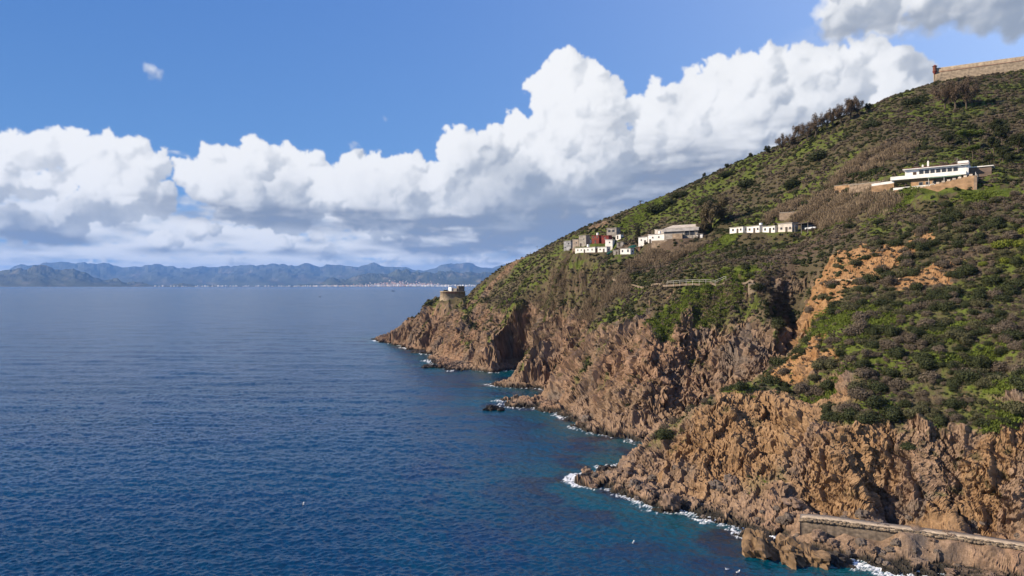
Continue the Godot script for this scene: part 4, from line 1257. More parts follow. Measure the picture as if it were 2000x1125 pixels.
func build_fortress() -> void:
	# hilltop rampart; it runs on past the right edge of view
	var a := Vector3(186.0, land(186.0, 301.0) - 1.0, -301.0)
	var b := Vector3(224.0, land(224.0, 290.0) - 1.0, -290.0)
	var t := thing("fortress_wall", "long ochre stone rampart with corner turret crowning the hilltop", "wall", a)
	var v := b - a
	var along := Vector3(v.x, 0, v.z).normalized()
	var out := Vector3(-along.z, 0, along.x)
	if out.z < 0.0:
		out = -out
	var far := a + Vector3(v.x, v.y, v.z) * 1.9 - a
	var st := SurfaceTool.new()
	st.begin(Mesh.PRIMITIVE_TRIANGLES)
	var seg := 24
	for k in seg:
		var p0 := far * (k / float(seg)); var p1 := far * ((k + 1) / float(seg))
		var ring0 := wall_ring(p0, out)
		var ring1 := wall_ring(p1, out)
		for q in 5:
			for w in [ring0[q], ring0[q + 1], ring1[q + 1], ring0[q], ring1[q + 1], ring1[q]]:
				st.add_vertex(w)
	var e := wall_ring(Vector3.ZERO, out)
	for w in [e[0], e[1], e[2], e[0], e[2], e[3], e[0], e[3], e[5], e[3], e[4], e[5]]:
		st.add_vertex(w)
	st.generate_normals()
	mesh_node("rampart", st.commit(), flat_mat("rampart_stone", Vector3(0.52, 0.40, 0.27), 0.95, 0.6, 0.10), t)
	for lay in [["string_course", 5.35, 0.16, 0.30, flat_mat("rampart_brick", Vector3(0.36, 0.19, 0.13))], ["coping", 7.0, 0.30, 0.0, concrete()]]:
		var s2 := SurfaceTool.new()
		s2.begin(Mesh.PRIMITIVE_TRIANGLES)
		for k in 2:
			var p0: Vector3 = Vector3(0, lay[1], 0) + out * (lay[3] + 0.55); var p1: Vector3 = far + Vector3(0, lay[1], 0) + out * (lay[3] + 0.55)
			var hh := Vector3(0, lay[2], 0); var ii: Vector3 = -out * (0.5 if k == 0 else 1.2)
			for w in [p0, p0 + hh, p1 + hh, p0, p1 + hh, p1, p0 + hh, p0 + hh + ii, p1 + hh + ii, p0 + hh, p1 + hh + ii, p1 + hh, p0, p1, p1 + ii, p0, p1 + ii, p0 + ii, p0, p0 + ii, p0 + ii + hh, p0, p0 + ii + hh, p0 + hh]:
				s2.add_vertex(w)
			if k == 0:
				break
		s2.generate_normals()
		mesh_node(lay[0], s2.commit(), lay[4], t)
	for spot in [Vector3.ZERO, far * 0.53]:
		var c := CylinderMesh.new()
		c.top_radius = 0.75; c.bottom_radius = 0.75; c.height = 2.0; c.radial_segments = 12
		var g := mesh_node("turret", c, flat_mat("turret_brick", Vector3(0.20, 0.085, 0.06), 0.95), t)
		g.position = spot + Vector3(0, 7.0, 0) + out * 0.6
		var c2 := CylinderMesh.new()
		c2.top_radius = 0.95; c2.bottom_radius = 0.2; c2.height = 1.4; c2.radial_segments = 12
		mesh_node("corbel", c2, brick_red(), g).position = Vector3(0, -1.8, 0)
		var c3 := CylinderMesh.new()
		c3.top_radius = 0.12; c3.bottom_radius = 1.05; c3.height = 0.7; c3.radial_segments = 12
		mesh_node("cap", c3, brick_red(), g).position = Vector3(0, 1.45, 0)

func wall_ring(p: Vector3, out: Vector3) -> Array:
	return [p + Vector3(0, -4.0, 0) + out * 1.5, p + Vector3(0, 5.4, 0) + out * 0.7, p + Vector3(0, 7.0, 0) + out * 0.6, p + Vector3(0, 7.0, 0) - out * 1.0, p + Vector3(0, 5.0, 0) - out * 1.0, p + Vector3(0, -4.0, 0) - out * 1.0]

func build_villa() -> void:
	var x := 119.5; var d := 193.5
	var y := 67.9
	var t := thing("villa", "large white terraced villa with flat red edged roof above the canes", "villa", Vector3(x, y, -d), -38.0)
	var W := wall_white()
	t.scale = Vector3(0.83, 0.88, 0.83)
	# local +x runs along the front towards the right, +z towards the sea
	box(t, "lower_storey", Vector3(15.0, 4.6, 7.0), Vector3(1.0, 0.4, -1.0), wall_stone())
	box(t, "terrace", Vector3(22.0, 0.35, 9.4), Vector3(-1.5, 2.85, -0.8), W)
	box(t, "terrace_parapet", Vector3(22.0, 0.85, 0.25), Vector3(-1.5, 3.4, 3.75), W)
	box(t, "terrace_parapet", Vector3(0.25, 0.85, 9.0), Vector3(9.35, 3.4, -0.8), W)
	var u := box(t, "upper_storey", Vector3(18.0, 3.0, 6.0), Vector3(0.5, 4.5, -2.4), W)
	var r := box(t, "roof", Vector3(19.2, 0.28, 7.6), Vector3(0.5, 6.16, -2.0), W)
	box(r, "roof_edge", Vector3(19.4, 0.16, 7.8), Vector3(0, 0.20, 0), flat_mat("roof_tile", Vector3(0.24, 0.10, 0.07)))
	for k in 7:
		window_at(t, -3.6 + k * 1.65, 4.9, 0.65, 1.35, 1.4)
	door_at(t, -5.6, 3.05, 0.65, 1.0, 2.1, flat_mat("brown_door", Vector3(0.09, 0.055, 0.035), 0.6))
	box(t, "balcony_wall", Vector3(12.6, 0.7, 0.2), Vector3(1.6, 3.85, 1.6), W)
	box(t, "stair_block", Vector3(3.0, 4.4, 5.4), Vector3(8.4, 5.2, -2.2), W)
	var sb := box(t, "window", Vector3(1.1, 0.9, 0.12), Vector3(8.4, 6.2, 0.53), flat_mat("old_frame", Vector3(0.45, 0.43, 0.40)))
	box(sb, "pane", Vector3(0.9, 0.7, 0.06), Vector3(0, 0, 0.05), dark_glass())
	var an := box(t, "annexe", Vector3(6.5, 3.0, 4.5), Vector3(12.8, 3.8, -4.5), flat_mat("annexe_wall", Vector3(0.20, 0.15, 0.12)))
	box(an, "annexe_roof", Vector3(7.6, 0.28, 5.4), Vector3(0, 1.65, 0), W)
	var aw := box(t, "awning", Vector3(9.5, 0.12, 3.4), Vector3(3.6, 2.45, 4.6), flat_mat("green_awning", Vector3(0.13, 0.22, 0.15), 0.8))
	aw.rotation.x = deg_to_rad(12.0)
	for k in 3:
		tube(aw, "awning_post", Vector3(-4.4 + k * 4.4, 0, 1.5), Vector3(-4.4 + k * 4.4, -2.6, 1.8), 0.06, 0.06, W)
	box(t, "porch_wall", Vector3(6.4, 2.4, 0.3), Vector3(4.6, 0.9, 4.2), flat_mat("porch_stone", Vector3(0.27, 0.20, 0.14)))
	for k in 3:
		window_at(t, -3.5 + k * 2.0, 0.9, 2.55, 1.2, 1.3)
	box(t, "lower_parapet", Vector3(21.0, 0.9, 0.35), Vector3(-0.5, -0.55, 7.4), W, 3.0, 1.5)
	box(t, "lower_terrace", Vector3(21.0, 2.2, 5.2), Vector3(-0.5, -1.9, 5.0), wall_stone(), 3.0, 1.5)
	box(t, "side_wall", Vector3(7.0, 0.8, 0.3), Vector3(-15.0, 2.0, 3.0), W, 4.0, 4.0)
	box(t, "side_wall_base", Vector3(7.0, 2.2, 0.5), Vector3(-15.0, 0.5, 3.0), wall_stone(), 4.0, 4.0)
	for c in [[-3.6, 0.9], [-2.0, 2.0]]:
		var ch := box(t, "chimney", Vector3(0.55, c[1] + 0.4, 0.55), Vector3(c[0], 6.4 + c[1] * 0.5, -2.8), W)
		box(ch, "chimney_cap", Vector3(0.4, 0.3, 0.4), Vector3(0, c[1] * 0.5 + 0.35, 0), W)
	tube(t, "antenna", Vector3(6.6, 6.2, -1.0), Vector3(6.6, 9.0, -1.0), 0.05, 0.03, flat_mat("galvanised", Vector3(0.3, 0.3, 0.3), 0.5, 1.0))
	# crenellated retaining wall below
	var rw := thing("retaining_wall", "orange stone retaining wall with white toothed top below the villa", "wall", Vector3(122.5, 63.6, -181.2), -38.0)
	var L := 15.0
	for k in 12:
		var f := k / 11.0
		var h := lerpf(3.6, 6.2, f)
		box(rw, "wall_bay", Vector3(L / 12.0 + 0.004, h + 1.0, 0.7), Vector3(-L + (k + 0.5) * L / 12.0, h * 0.5 - 1.2, -0.35), wall_stone())
		box(rw, "merlon", Vector3(L / 12.0 * 0.58, 0.45, 0.8), Vector3(-L + (k + 0.5) * L / 12.0, h - 0.68 + 0.2, -0.35), flat_mat("pale_cap", Vector3(0.62, 0.52, 0.42)))
	box(rw, "return_wall", Vector3(0.7, 7.0, 11.0), Vector3(0.36, 2.0, -5.4), flat_mat("shaded_return_stone", Vector3(0.30, 0.22, 0.16), 0.95, 0.6, 0.10))  # darker copy of the wall stone: shade of the side turned from the sun, in colour
	for k in 4:
		tube(rw, "rail_post", Vector3(0.3, 5.4, -1.5 - k * 2.6), Vector3(0.3, 6.6, -1.5 - k * 2.6), 0.05, 0.05, W)
	tube(rw, "rail", Vector3(0.3, 6.55, -1.0), Vector3(0.3, 6.55, -10.4), 0.035, 0.035, W)
	# low walls of the terraces to the left
	for a in [[112.0, 229.0, 7.5, 2.0, -50.0, "short brick coloured wall end on the terrace left of the villa"], [113.5, 214.0, 16.0, 1.4, -58.0, "long pale stone terrace wall leading up to the villa"], [97.5, 237.0, 9.0, 1.3, -40.0, "pale stone wall behind the dry canes above the long house"]]:
		var w := thing("terrace_wall", a[5], "wall", Vector3(a[0], land(a[0], a[1]), -a[1]), a[4])
		box(w, "masonry", Vector3(a[2], a[3] + 1.6, 0.6), Vector3(0, a[3] * 0.5 - 0.8, 0), wall_stone() if a[2] < 8.0 else flat_mat("terrace_stone", Vector3(0.34, 0.26, 0.19), 0.95, 0.6, 0.10))
		box(w, "coping", Vector3(a[2] + 0.1, 0.14, 0.8), Vector3(0, a[3] + 0.07, 0), concrete())

func build_village() -> void:
	var W := wall_white(); var G := wall_grey(); var R := sheet_roof()
	var dim := W
	# long low row beside the track
	var segs := [[80.6, 242.0, 6.5, 2.7, "white end house with two dark openings in the long low row"], [84.6, 236.6, 6.0, 2.9, "white middle house with dark doorway in the long low row"], [88.2, 231.8, 5.6, 2.8, "white house with narrow windows next to the end of the long row"], [91.8, 227.0, 6.0, 3.6, "taller pale house with chimney stumps ending the long low row"]]
	for k in 4:
		var s: Array = segs[k]
		house("row_house", s[4], s[0], s[1], -52.0, Vector3(s[2], s[3], 4.6), W if k != 3 else flat_mat("cream_wash", Vector3(0.68, 0.62, 0.55)), R, [["w", -1.6, 1.0, 0.9, 1.0], ["d", 0.6, 0.0, 0.9, 2.0], ["w", 2.2, 1.0, 0.8, 1.0], ["s", 0.0, 1.0, 1.0, 1.1]], 1.0, "")
	var shed := thing("lean_to", "dark open lean-to at the right end of the long low row", "shed", Vector3(95.4, land(95.4, 222.6), -222.6), -52.0)
	box(shed, "roof", Vector3(5.0, 0.15, 4.4), Vector3(0, 2.5, 0), flat_mat("tar_roof", Vector3(0.10, 0.09, 0.09)), 0.0, 4.0)
	box(shed, "back_wall", Vector3(4.8, 2.6, 0.2), Vector3(0, 1.2, -2.0), G)
	for k in 3:
		tube(shed, "post", Vector3(-2.2 + k * 2.2, -0.8, 2.0), Vector3(-2.2 + k * 2.2, 2.5, 2.0), 0.08, 0.08, G)
	var car := thing("parked_car", "small pale car parked under the lean-to by the long row", "car", Vector3(97.0, land(97.0, 221.0), -221.0), -60.0)
	var body := flat_mat("car_paint", Vector3(0.45, 0.48, 0.52), 0.3, 1.0)
	box(car, "body", Vector3(3.9, 0.62, 1.6), Vector3(0, 0.62, 0), body)
	box(car, "cabin", Vector3(2.0, 0.55, 1.45), Vector3(-0.2, 1.18, 0), dark_glass())
	box(car, "roof", Vector3(1.8, 0.08, 1.4), Vector3(-0.2, 1.49, 0), body)
	for k in 4:
		tube(car, "wheel", Vector3(-1.2 + 2.4 * (k % 2), 0.31, -0.84 + 1.5 * (k / 2)), Vector3(-1.2 + 2.4 * (k % 2), 0.31, -0.66 + 1.5 * (k / 2)), 0.31, 0.31, flat_mat("tyre", Vector3(0.02, 0.02, 0.02), 0.9, 1.0), 14)
	# long shed with pale roof
	var h := thing("long_shed", "long grey shed with wide pale sloping roof beside the tall tree", "shed", Vector3(68.0, land(68.0, 268.0), -268.0), -38.0)
	box(h, "wall", Vector3(13.5, 7.0, 7.5), Vector3(0, 0.9, 0), G)
	var hr := box(h, "roof", Vector3(15.0, 0.25, 10.0), Vector3(0, 5.0, -0.2), flat_mat("pale_sheet", Vector3(0.66, 0.58, 0.48), 0.8))
	hr.rotation.x = deg_to_rad(13.0)
	box(h, "fascia", Vector3(15.0, 1.2, 0.2), Vector3(0, 3.55, 4.6), flat_mat("weathered_board", Vector3(0.40, 0.38, 0.37)))
	box(h, "opening", Vector3(4.2, 1.6, 0.2), Vector3(3.6, 2.1, 3.72), dark_glass())
	for k in 3:
		tube(h, "post", Vector3(1.6 + k * 2.2, -0.5, 4.5), Vector3(1.6 + k * 2.2, 3.2, 4.5), 0.09, 0.09, G)
	house("white_house", "tall white house with one small window beside the long shed", 59.2, 275.5, -38.0, Vector3(8.6, 4.4, 5.6), W, R, [["w", 1.4, 2.4, 0.7, 0.9], ["w", -1.8, 2.3, 0.7, 0.9], ["d", -3.2, 0.0, 1.0, 2.0], ["s", 0.4, 1.2, 1.4, 1.6]], 2.0)
	house("outhouse", "white outhouse against the tall white house", 54.2, 279.5, -30.0, Vector3(4.6, 3.6, 4.6), dim, R, [["w", -0.8, 1.6, 0.7, 0.8], ["d", 1.1, 0.0, 0.9, 1.9]], 2.0)
	house("back_house", "low pale house behind the tall white house roof", 62.5, 286.0, -38.0, Vector3(5.0, 3.0, 4.5), flat_mat("cream_wash", Vector3(0.68, 0.62, 0.55)), R, [["w", 0.5, 1.2, 0.8, 0.9]], -2.0)
	house("cottage", "small white cottage with two dark windows below the green tarpaulin", 46.6, 276.0, -34.0, Vector3(5.4, 3.0, 4.6), W, concrete(), [["w", -1.5, 1.1, 0.7, 1.1], ["w", 1.4, 1.1, 0.8, 1.3], ["s", 0.0, 1.0, 0.9, 1.0]])
	house("annexe_hut", "low grey hut joined to the left of the small cottage", 43.0, 278.5, -34.0, Vector3(2.8, 2.2, 3.4), G, R, [["d", 0.3, 0.0, 0.8, 1.7]])
	# cluster at the left end
	house("row_house", "long low white house with five dark windows under the red house", 34.0, 309.0, -36.0, Vector3(12.5, 3.0, 4.6), W, concrete(), [["w", -4.6, 1.2, 0.7, 0.8], ["w", -2.4, 1.2, 0.7, 0.8], ["d", -0.4, 0.0, 0.8, 1.9], ["w", 1.8, 1.2, 0.7, 0.8], ["w", 4.4, 1.1, 0.7, 1.0], ["s", 0.0, 1.0, 0.9, 0.9]], 1.0)
	house("row_house", "white flat roofed house with awning right of the long white one", 41.0, 304.0, -36.0, Vector3(5.4, 2.9, 4.4), W, R, [["w", -1.2, 1.1, 0.8, 0.9], ["d", 1.0, 0.0, 0.9, 1.9], ["s", 0.0, 1.0, 0.9, 1.0]])
	house("hut", "small white hut with tilted roof behind the flat roofed house", 44.5, 309.5, -30.0, Vector3(4.2, 3.4, 3.8), W, R, [["w", 0.4, 1.5, 0.8, 0.8]], -5.0)
	house("hut", "tall white and grey hut at the cliff end of the village", 27.6, 333.0, -25.0, Vector3(4.4, 5.8, 4.6), flat_mat("patchy_wash", Vector3(0.60, 0.60, 0.60), 0.9, 0.45, 0.10), R, [["w", 0.8, 3.6, 0.8, 0.9], ["w", -1.2, 1.4, 0.8, 0.9]], 2.0)
	house("block_house", "bare grey block house with white upper corner beside the red house", 34.2, 322.5, -36.0, Vector3(4.6, 6.4, 4.4), concrete(), concrete(), [["w", 0.8, 3.8, 0.7, 0.8], ["d", -1.2, 0.0, 0.9, 1.9]])
	house("block_house", "lower bare block house left of the taller grey one", 31.2, 326.0, -36.0, Vector3(4.0, 4.4, 4.0), flat_mat("tan_block", Vector3(0.40, 0.33, 0.27)), concrete(), [["w", 0.5, 2.0, 0.7, 0.8]])
	house("red_house", "dark red painted house with stepped front in the village", 39.6, 317.5, -36.0, Vector3(4.6, 4.7, 4.2), brick_red(), brick_red(), [["w", -1.2, 3.2, 0.8, 0.9], ["w", 1.2, 3.2, 0.8, 0.9], ["d", 0.0, 0.0, 0.9, 2.0]])
	house("red_house", "lower dark red extension on the right of the red house", 43.6, 314.0, -36.0, Vector3(4.4, 4.2, 4.2), flat_mat("deep_red_wash", Vector3(0.22, 0.05, 0.045)), brick_red(), [["w", 0.0, 2.2, 0.8, 0.9]])
	house("open_house", "grey unfinished house with open upper floor above the red house", 47.6, 320.0, -36.0, Vector3(6.2, 5.0, 5.0), G, concrete(), [["w", -1.4, 2.6, 1.6, 1.4], ["w", 1.2, 2.6, 1.6, 1.4]], 4.0)
	var tin := flat_mat("rusty_tin", Vector3(0.26, 0.15, 0.10), 0.8, 0.5)
	for a in [[37.5, 306.0, 2.6, 1.9, 2.2, tin, "rusty tin shed in front of the long white village house"], [47.8, 300.0, 3.0, 2.0, 2.4, G, "low grey shed between the flat roofed house and the cottage"], [51.5, 276.0, 2.4, 1.8, 2.0, tin, "rusty tin shed right of the small white cottage"], [64.0, 264.0, 2.8, 1.8, 2.2, R, "pale tin shed below the long shed"], [36.6, 329.0, 3.0, 2.4, 2.6, W, "little white rooftop room behind the grey block house"], [49.0, 311.0, 2.6, 2.0, 2.4, dim, "white shed under the unfinished house"], [71.5, 259.5, 2.2, 1.5, 1.8, W, "tiny white pump house beside the foot of the tall tree"]]:
		var sh := thing("tin_shed", a[6], "shed", Vector3(a[0], land(a[0], a[1]) - 0.2, -a[1]), -36.0 + fmod(a[0] * 7.0, 24.0) - 12.0)
		box(sh, "wall", Vector3(a[2], a[3] + 1.0, a[4]), Vector3(0, a[3] * 0.5 - 0.5, 0), a[5])
		box(sh, "roof", Vector3(a[2] + 0.5, 0.08, a[4] + 0.6), Vector3(0, a[3] + 0.12, 0), R, 0.0, 6.0)
		box(sh, "door", Vector3(0.8, 1.6, 0.06), Vector3(-0.3, 0.8, a[4] * 0.5 + 0.03), flat_mat("weathered_door", Vector3(0.10, 0.08, 0.07), 0.7))
	for a in [[34.5, 309.5, 57.7, "white water tank on the roof of the long white house"], [59.8, 276.2, 61.1, "white water tank on the roof of the tall white house"], [86.0, 236.0, 60.7, "white water tank on the roof of the long low row"], [39.9, 318.2, 63.6, "white water tank on the roof of the red house"]]:
		var wt := thing("water_tank", a[3], "tank", Vector3(a[0], a[2] - 0.35, -a[1]))
		tube(wt, "barrel", Vector3.ZERO, Vector3(0, 1.1, 0), 0.55, 0.55, flat_mat("tank_white", Vector3(0.70, 0.70, 0.68), 0.5, 1.0), 12)
		tube(wt, "lid", Vector3(0, 1.1, 0), Vector3(0, 1.25, 0), 0.5, 0.2, flat_mat("tank_lid", Vector3(0.2, 0.2, 0.22), 0.5, 1.0), 12)
	# tarpaulins and yard walls
	for a in [[50.0, 284.0, 2.6, 1.4, "dark green tarpaulin heaped beside the cypress"], [42.6, 296.0, 1.8, 0.7, "small dark green tarpaulin on the ground below the flat roofed house"]]:
		var tp := mesh_node(numbered("tarpaulin"), lump_mesh(int(a[0] * 7), Vector3(a[2], a[3], a[2] * 0.6), 0.25), flat_mat("green_tarp", Vector3(0.012, 0.085, 0.065), 0.5, 0.7), self)
		tp.position = Vector3(a[0], land(a[0], a[1]) + 0.3, -a[1])
		tp.rotation = Vector3(0, 0.5, 0.3)
		tag(tp, a[4], "tarpaulin")
	for a in [[30.5, 316.5, 6.0, 2.6, "pale concrete yard wall at the foot of the white hut"], [57.5, 266.0, 6.5, 1.6, "crumbling tan yard wall below the tall white house"], [63.5, 262.0, 4.0, 1.8, "short broken tan wall below the long shed"]]:
		var w := thing("yard_wall", a[4], "wall", Vector3(a[0], land(a[0], a[1]), -a[1]), -36.0)
		box(w, "masonry", Vector3(a[2], a[3] + 1.4, 0.5), Vector3(0, a[3] * 0.5 - 0.7, 0), flat_mat("terrace_stone", Vector3(0.34, 0.26, 0.19), 0.95, 0.6, 0.10))
		box(w, "coping", Vector3(a[2] + 0.1, 0.12, 0.6), Vector3(0, a[3] + 0.06, 0), concrete())

func build_poles() -> void:
	var grey := flat_mat("galvanised_pole", Vector3(0.28, 0.28, 0.27), 0.6, 1.0)
	var wood := flat_mat("pole_wood", Vector3(0.12, 0.09, 0.07), 0.9)
	for a in [[102.6, 164.0, 6.5, "thin grey pole standing in the scrub below the villa wall"], [93.2, 254.0, 4.0, "short pole on the terrace above the long low row"], [92.7, 178.5, 5.5, "thin dark pole among prickly scrub above the orange scar"], [10.5, 384.0, 4.5, "left one of two poles on the skyline left of the village"], [14.0, 380.0, 5.5, "right and taller one of two poles on the skyline left of the village"], [139.5, 199.0, 5.0, "power pole with crossbar beside the villa annexe"]]:
		var t := thing("utility_pole", a[3], "pole", Vector3(a[0], land(a[0], a[1]) - 0.3, -a[1]))
		tube(t, "mast", Vector3.ZERO, Vector3(0, a[2], 0), 0.07, 0.05, wood)
		box(t, "crossbar", Vector3(0.9, 0.06, 0.06), Vector3(0, a[2] - 0.35, 0), wood)
		for k in 3:
			tube(t, "insulator", Vector3(-0.45 + k * 0.45, a[2] - 0.3, 0), Vector3(-0.45 + k * 0.45, a[2] - 0.12, 0), 0.04, 0.03, grey)

# ------------------------------------------------------------------ paths, walls, railings
func ribbon(points: PackedVector3Array, half: float, drop: float) -> ArrayMesh:
	var st := SurfaceTool.new()
	st.begin(Mesh.PRIMITIVE_TRIANGLES)
	for k in points.size() - 1:
		var r := []
		for q in 2:
			var i := k + q
			var dir := points[mini(i + 1, points.size() - 1)] - points[maxi(i - 1, 0)]
			var s := Vector3(-dir.z, 0, dir.x).normalized() * half
			var p := points[i]
			r.append([p - s - Vector3(0, drop, 0), p - s, p + s, p + s - Vector3(0, drop, 0)])
		for q in 3:
			for w in [r[0][q], r[0][q + 1], r[1][q + 1], r[0][q], r[1][q + 1], r[1][q]]:
				st.add_vertex(w)
		if k == 0:
			for w in [r[0][0], r[0][1], r[0][2], r[0][0], r[0][2], r[0][3]]:
				st.add_vertex(w)
	st.generate_normals()
	return st.commit()

func dense(points: Array, step: float) -> PackedVector3Array:
	var c := Curve3D.new()
	for k in points.size():
		var a: Vector3 = points[maxi(k - 1, 0)]
		var b: Vector3 = points[mini(k + 1, points.size() - 1)]
		c.add_point(points[k], -(b - a) / 6.0, (b - a) / 6.0)
	c.bake_interval = step
	return c.get_baked_points()

func build_paths() -> void:
	# causeway at the foot of the near cliff
	var cw := dense([Vector3(44.6, 4.1, -105.5), Vector3(46.0, 4.3, -104.9), Vector3(49.7, 4.3, -103.5), Vector3(54.7, 4.25, -101.3), Vector3(59.7, 4.2, -99.4), Vector3(65.4, 4.15, -96.8), Vector3(71.0, 4.1, -93.8), Vector3(78.0, 4.1, -90.2)], 1.0)
	var t := thing("stone_causeway", "pale gravel topped stone causeway at the foot of the near cliff", "causeway", Vector3.ZERO)
	mesh_node("retaining_wall", ribbon(cw, 1.3, 2.4), flat_mat("causeway_stone", Vector3(0.24, 0.19, 0.145), 0.95, 0.40, 0.22), t)
	var top := PackedVector3Array()
	for p in cw:
		top.append(p + Vector3(0, 0.10, 0))
	mesh_node("walkway", ribbon(top, 1.28, 0.14), flat_mat("gravel_walk", Vector3(0.60, 0.48, 0.34), 0.95, 0.70, 0.18), t)
	var rg := RandomNumberGenerator.new()
	rg.seed = 17
	var face := SurfaceTool.new()
	face.begin(Mesh.PRIMITIVE_TRIANGLES)
	var cube := BoxMesh.new()
	cube.size = Vector3.ONE
	for k in cw.size() - 1:
		var dir := (cw[k + 1] - cw[k]).normalized()
		var side := Vector3(-dir.z, 0, dir.x)
		if side.z < 0.0:
			side = -side
		for row in 1:
			for q in 2:
				var at := cw[k].lerp(cw[k + 1], q * 0.5 + rg.randf_range(0.1, 0.4)) + side * (1.34 + rg.randf_range(-0.08, 0.05)) - Vector3(0, 0.16 + row * 0.33 + rg.randf_range(-0.05, 0.05), 0)
				var bs := Basis(Vector3.UP, atan2(dir.x, dir.z) + rg.randf_range(-0.2, 0.2)).rotated(dir, rg.randf_range(-0.2, 0.2))
				face.append_from(cube, 0, Transform3D(bs.scaled_local(Vector3(rg.randf_range(0.25, 0.4), rg.randf_range(0.26, 0.36), rg.randf_range(0.4, 0.62))), at))
		for q in 2:      # uneven kerb stones on the outer edge
			var at := cw[k].lerp(cw[k + 1], q * 0.5 + 0.25) + side * (1.18 + rg.randf_range(-0.1, 0.06)) + Vector3(0, 0.10 + rg.randf_range(-0.04, 0.07), 0)
			face.append_from(cube, 0, Transform3D(Basis(Vector3.UP, atan2(dir.x, dir.z) + rg.randf_range(-0.15, 0.15)).scaled_local(Vector3(rg.randf_range(0.22, 0.4), 0.16, rg.randf_range(0.34, 0.5))), at))
	face.generate_normals()
	var rubble := mesh_node("rubble_face", face.commit(), flat_mat("rubble_stone", Vector3(0.30, 0.235, 0.17), 0.95, 0.40, 0.45), t)
	rubble.set_meta("kind", "stuff")
	# footpath along the hillside
	var pts := []
	for a in [[38.7, 258.0], [43.8, 233.5], [47.6, 211.5], [53.7, 204.5], [59.6, 198.5], [64.4, 195.0], [67.7, 190.0]]:
		pts.append(Vector3(a[0], land(a[0], a[1]) + 0.2, -a[1]))
	var fp := dense(pts, 2.0)
	for k in fp.size():
		fp[k].y = maxf(fp[k].y, land(fp[k].x, -fp[k].z) + 0.12)
	var f := mesh_node("footpath", ribbon(fp, 0.8, 0.6), flat_mat("path_earth", Vector3(0.23, 0.18, 0.13), 0.95), self)
	f.set_meta("kind", "structure")
	var fs := []
	for a in [[78.0, 168.5], [79.9, 167.0], [85.0, 161.0], [89.5, 157.0]]:
		fs.append(Vector3(a[0], land(a[0], a[1]) + 0.15, -a[1]))
	var sp := mesh_node("scar_path", ribbon(dense(fs, 1.5), 0.55, 0.4), flat_mat("scar_earth", Vector3(0.47, 0.34, 0.22), 0.95), self)
	sp.set_meta("kind", "structure")
	# pale railing on the path's outer edge
	var r := thing("railing", "thin pale railing along the hillside path above the green slope", "railing", Vector3.ZERO)
	var pale := flat_mat("pale_rail", Vector3(0.55, 0.53, 0.48), 0.6, 1.0)
	var last := Vector3.ZERO
	var n := 0
	for k in range(0, fp.size()):
		var p := fp[k]
		if -p.z > 211.0 or -p.z < 196.0 or k % 2 == 1:
			continue
		var q := p + Vector3(-0.75, 0, 0.75)
		tube(r, "post", q - Vector3(0, 0.6, 0), q + Vector3(0, 1.0, 0), 0.035, 0.035, pale, 5)
		if n > 0:
			tube(r, "top_rail", last + Vector3(0, 1.08, 0), q + Vector3(0, 1.08, 0), 0.035, 0.035, pale, 5)
			tube(r, "mid_rail", last + Vector3(0, 0.6, 0), q + Vector3(0, 0.6, 0), 0.025, 0.025, pale, 5)
		last = q
		n += 1
	var w := thing("path_wall", "short tan stone wall where the hillside railing ends", "wall", Vector3(67.6, land(67.6, 189.0), -189.0), -20.0)
	box(w, "masonry", Vector3(4.2, 3.0, 0.6), Vector3(0, 0.0, 0), flat_mat("tan_wall", Vector3(0.46, 0.36, 0.25), 0.95, 0.7, 0.10))
	box(w, "coping", Vector3(4.3, 0.12, 0.7), Vector3(0, 1.56, 0), concrete())

# ------------------------------------------------------------------ rocks
func lump_mesh(sd: int, r: Vector3, rough: float, rings := 18, segs := 28) -> ArrayMesh:
	var v := PackedVector3Array()
	var idx := PackedInt32Array()
	var off := Vector3(sd * 3.7, sd * 1.3, sd * 2.1)
	for j in rings + 1:
		for i in segs:
			var la := PI * j / rings - PI * 0.5
			var lo := TAU * i / segs
			var dir := Vector3(cos(la) * cos(lo), sin(la), cos(la) * sin(lo))
			var p := dir * r
			var q := p * 0.9 / maxf(r.x, 0.5) * 3.0 + off
			var k := 1.0 + rough * (nButt.get_noise_3dv(q * 6.0) * 0.6 + nBlock.get_noise_3dv(q * 2.2) * 0.5 + 0.4 + nBlockV.get_noise_3dv(q * 3.0) * 0.35)
			v.append(p * k)
	for j in rings:
		for i in segs:
			var a := j * segs + i; var b := j * segs + (i + 1) % segs
			var c := a + segs; var d := b + segs
			for w in [a, c, d, a, d, b]:
				idx.append(w)
	return array_mesh(v, idx)

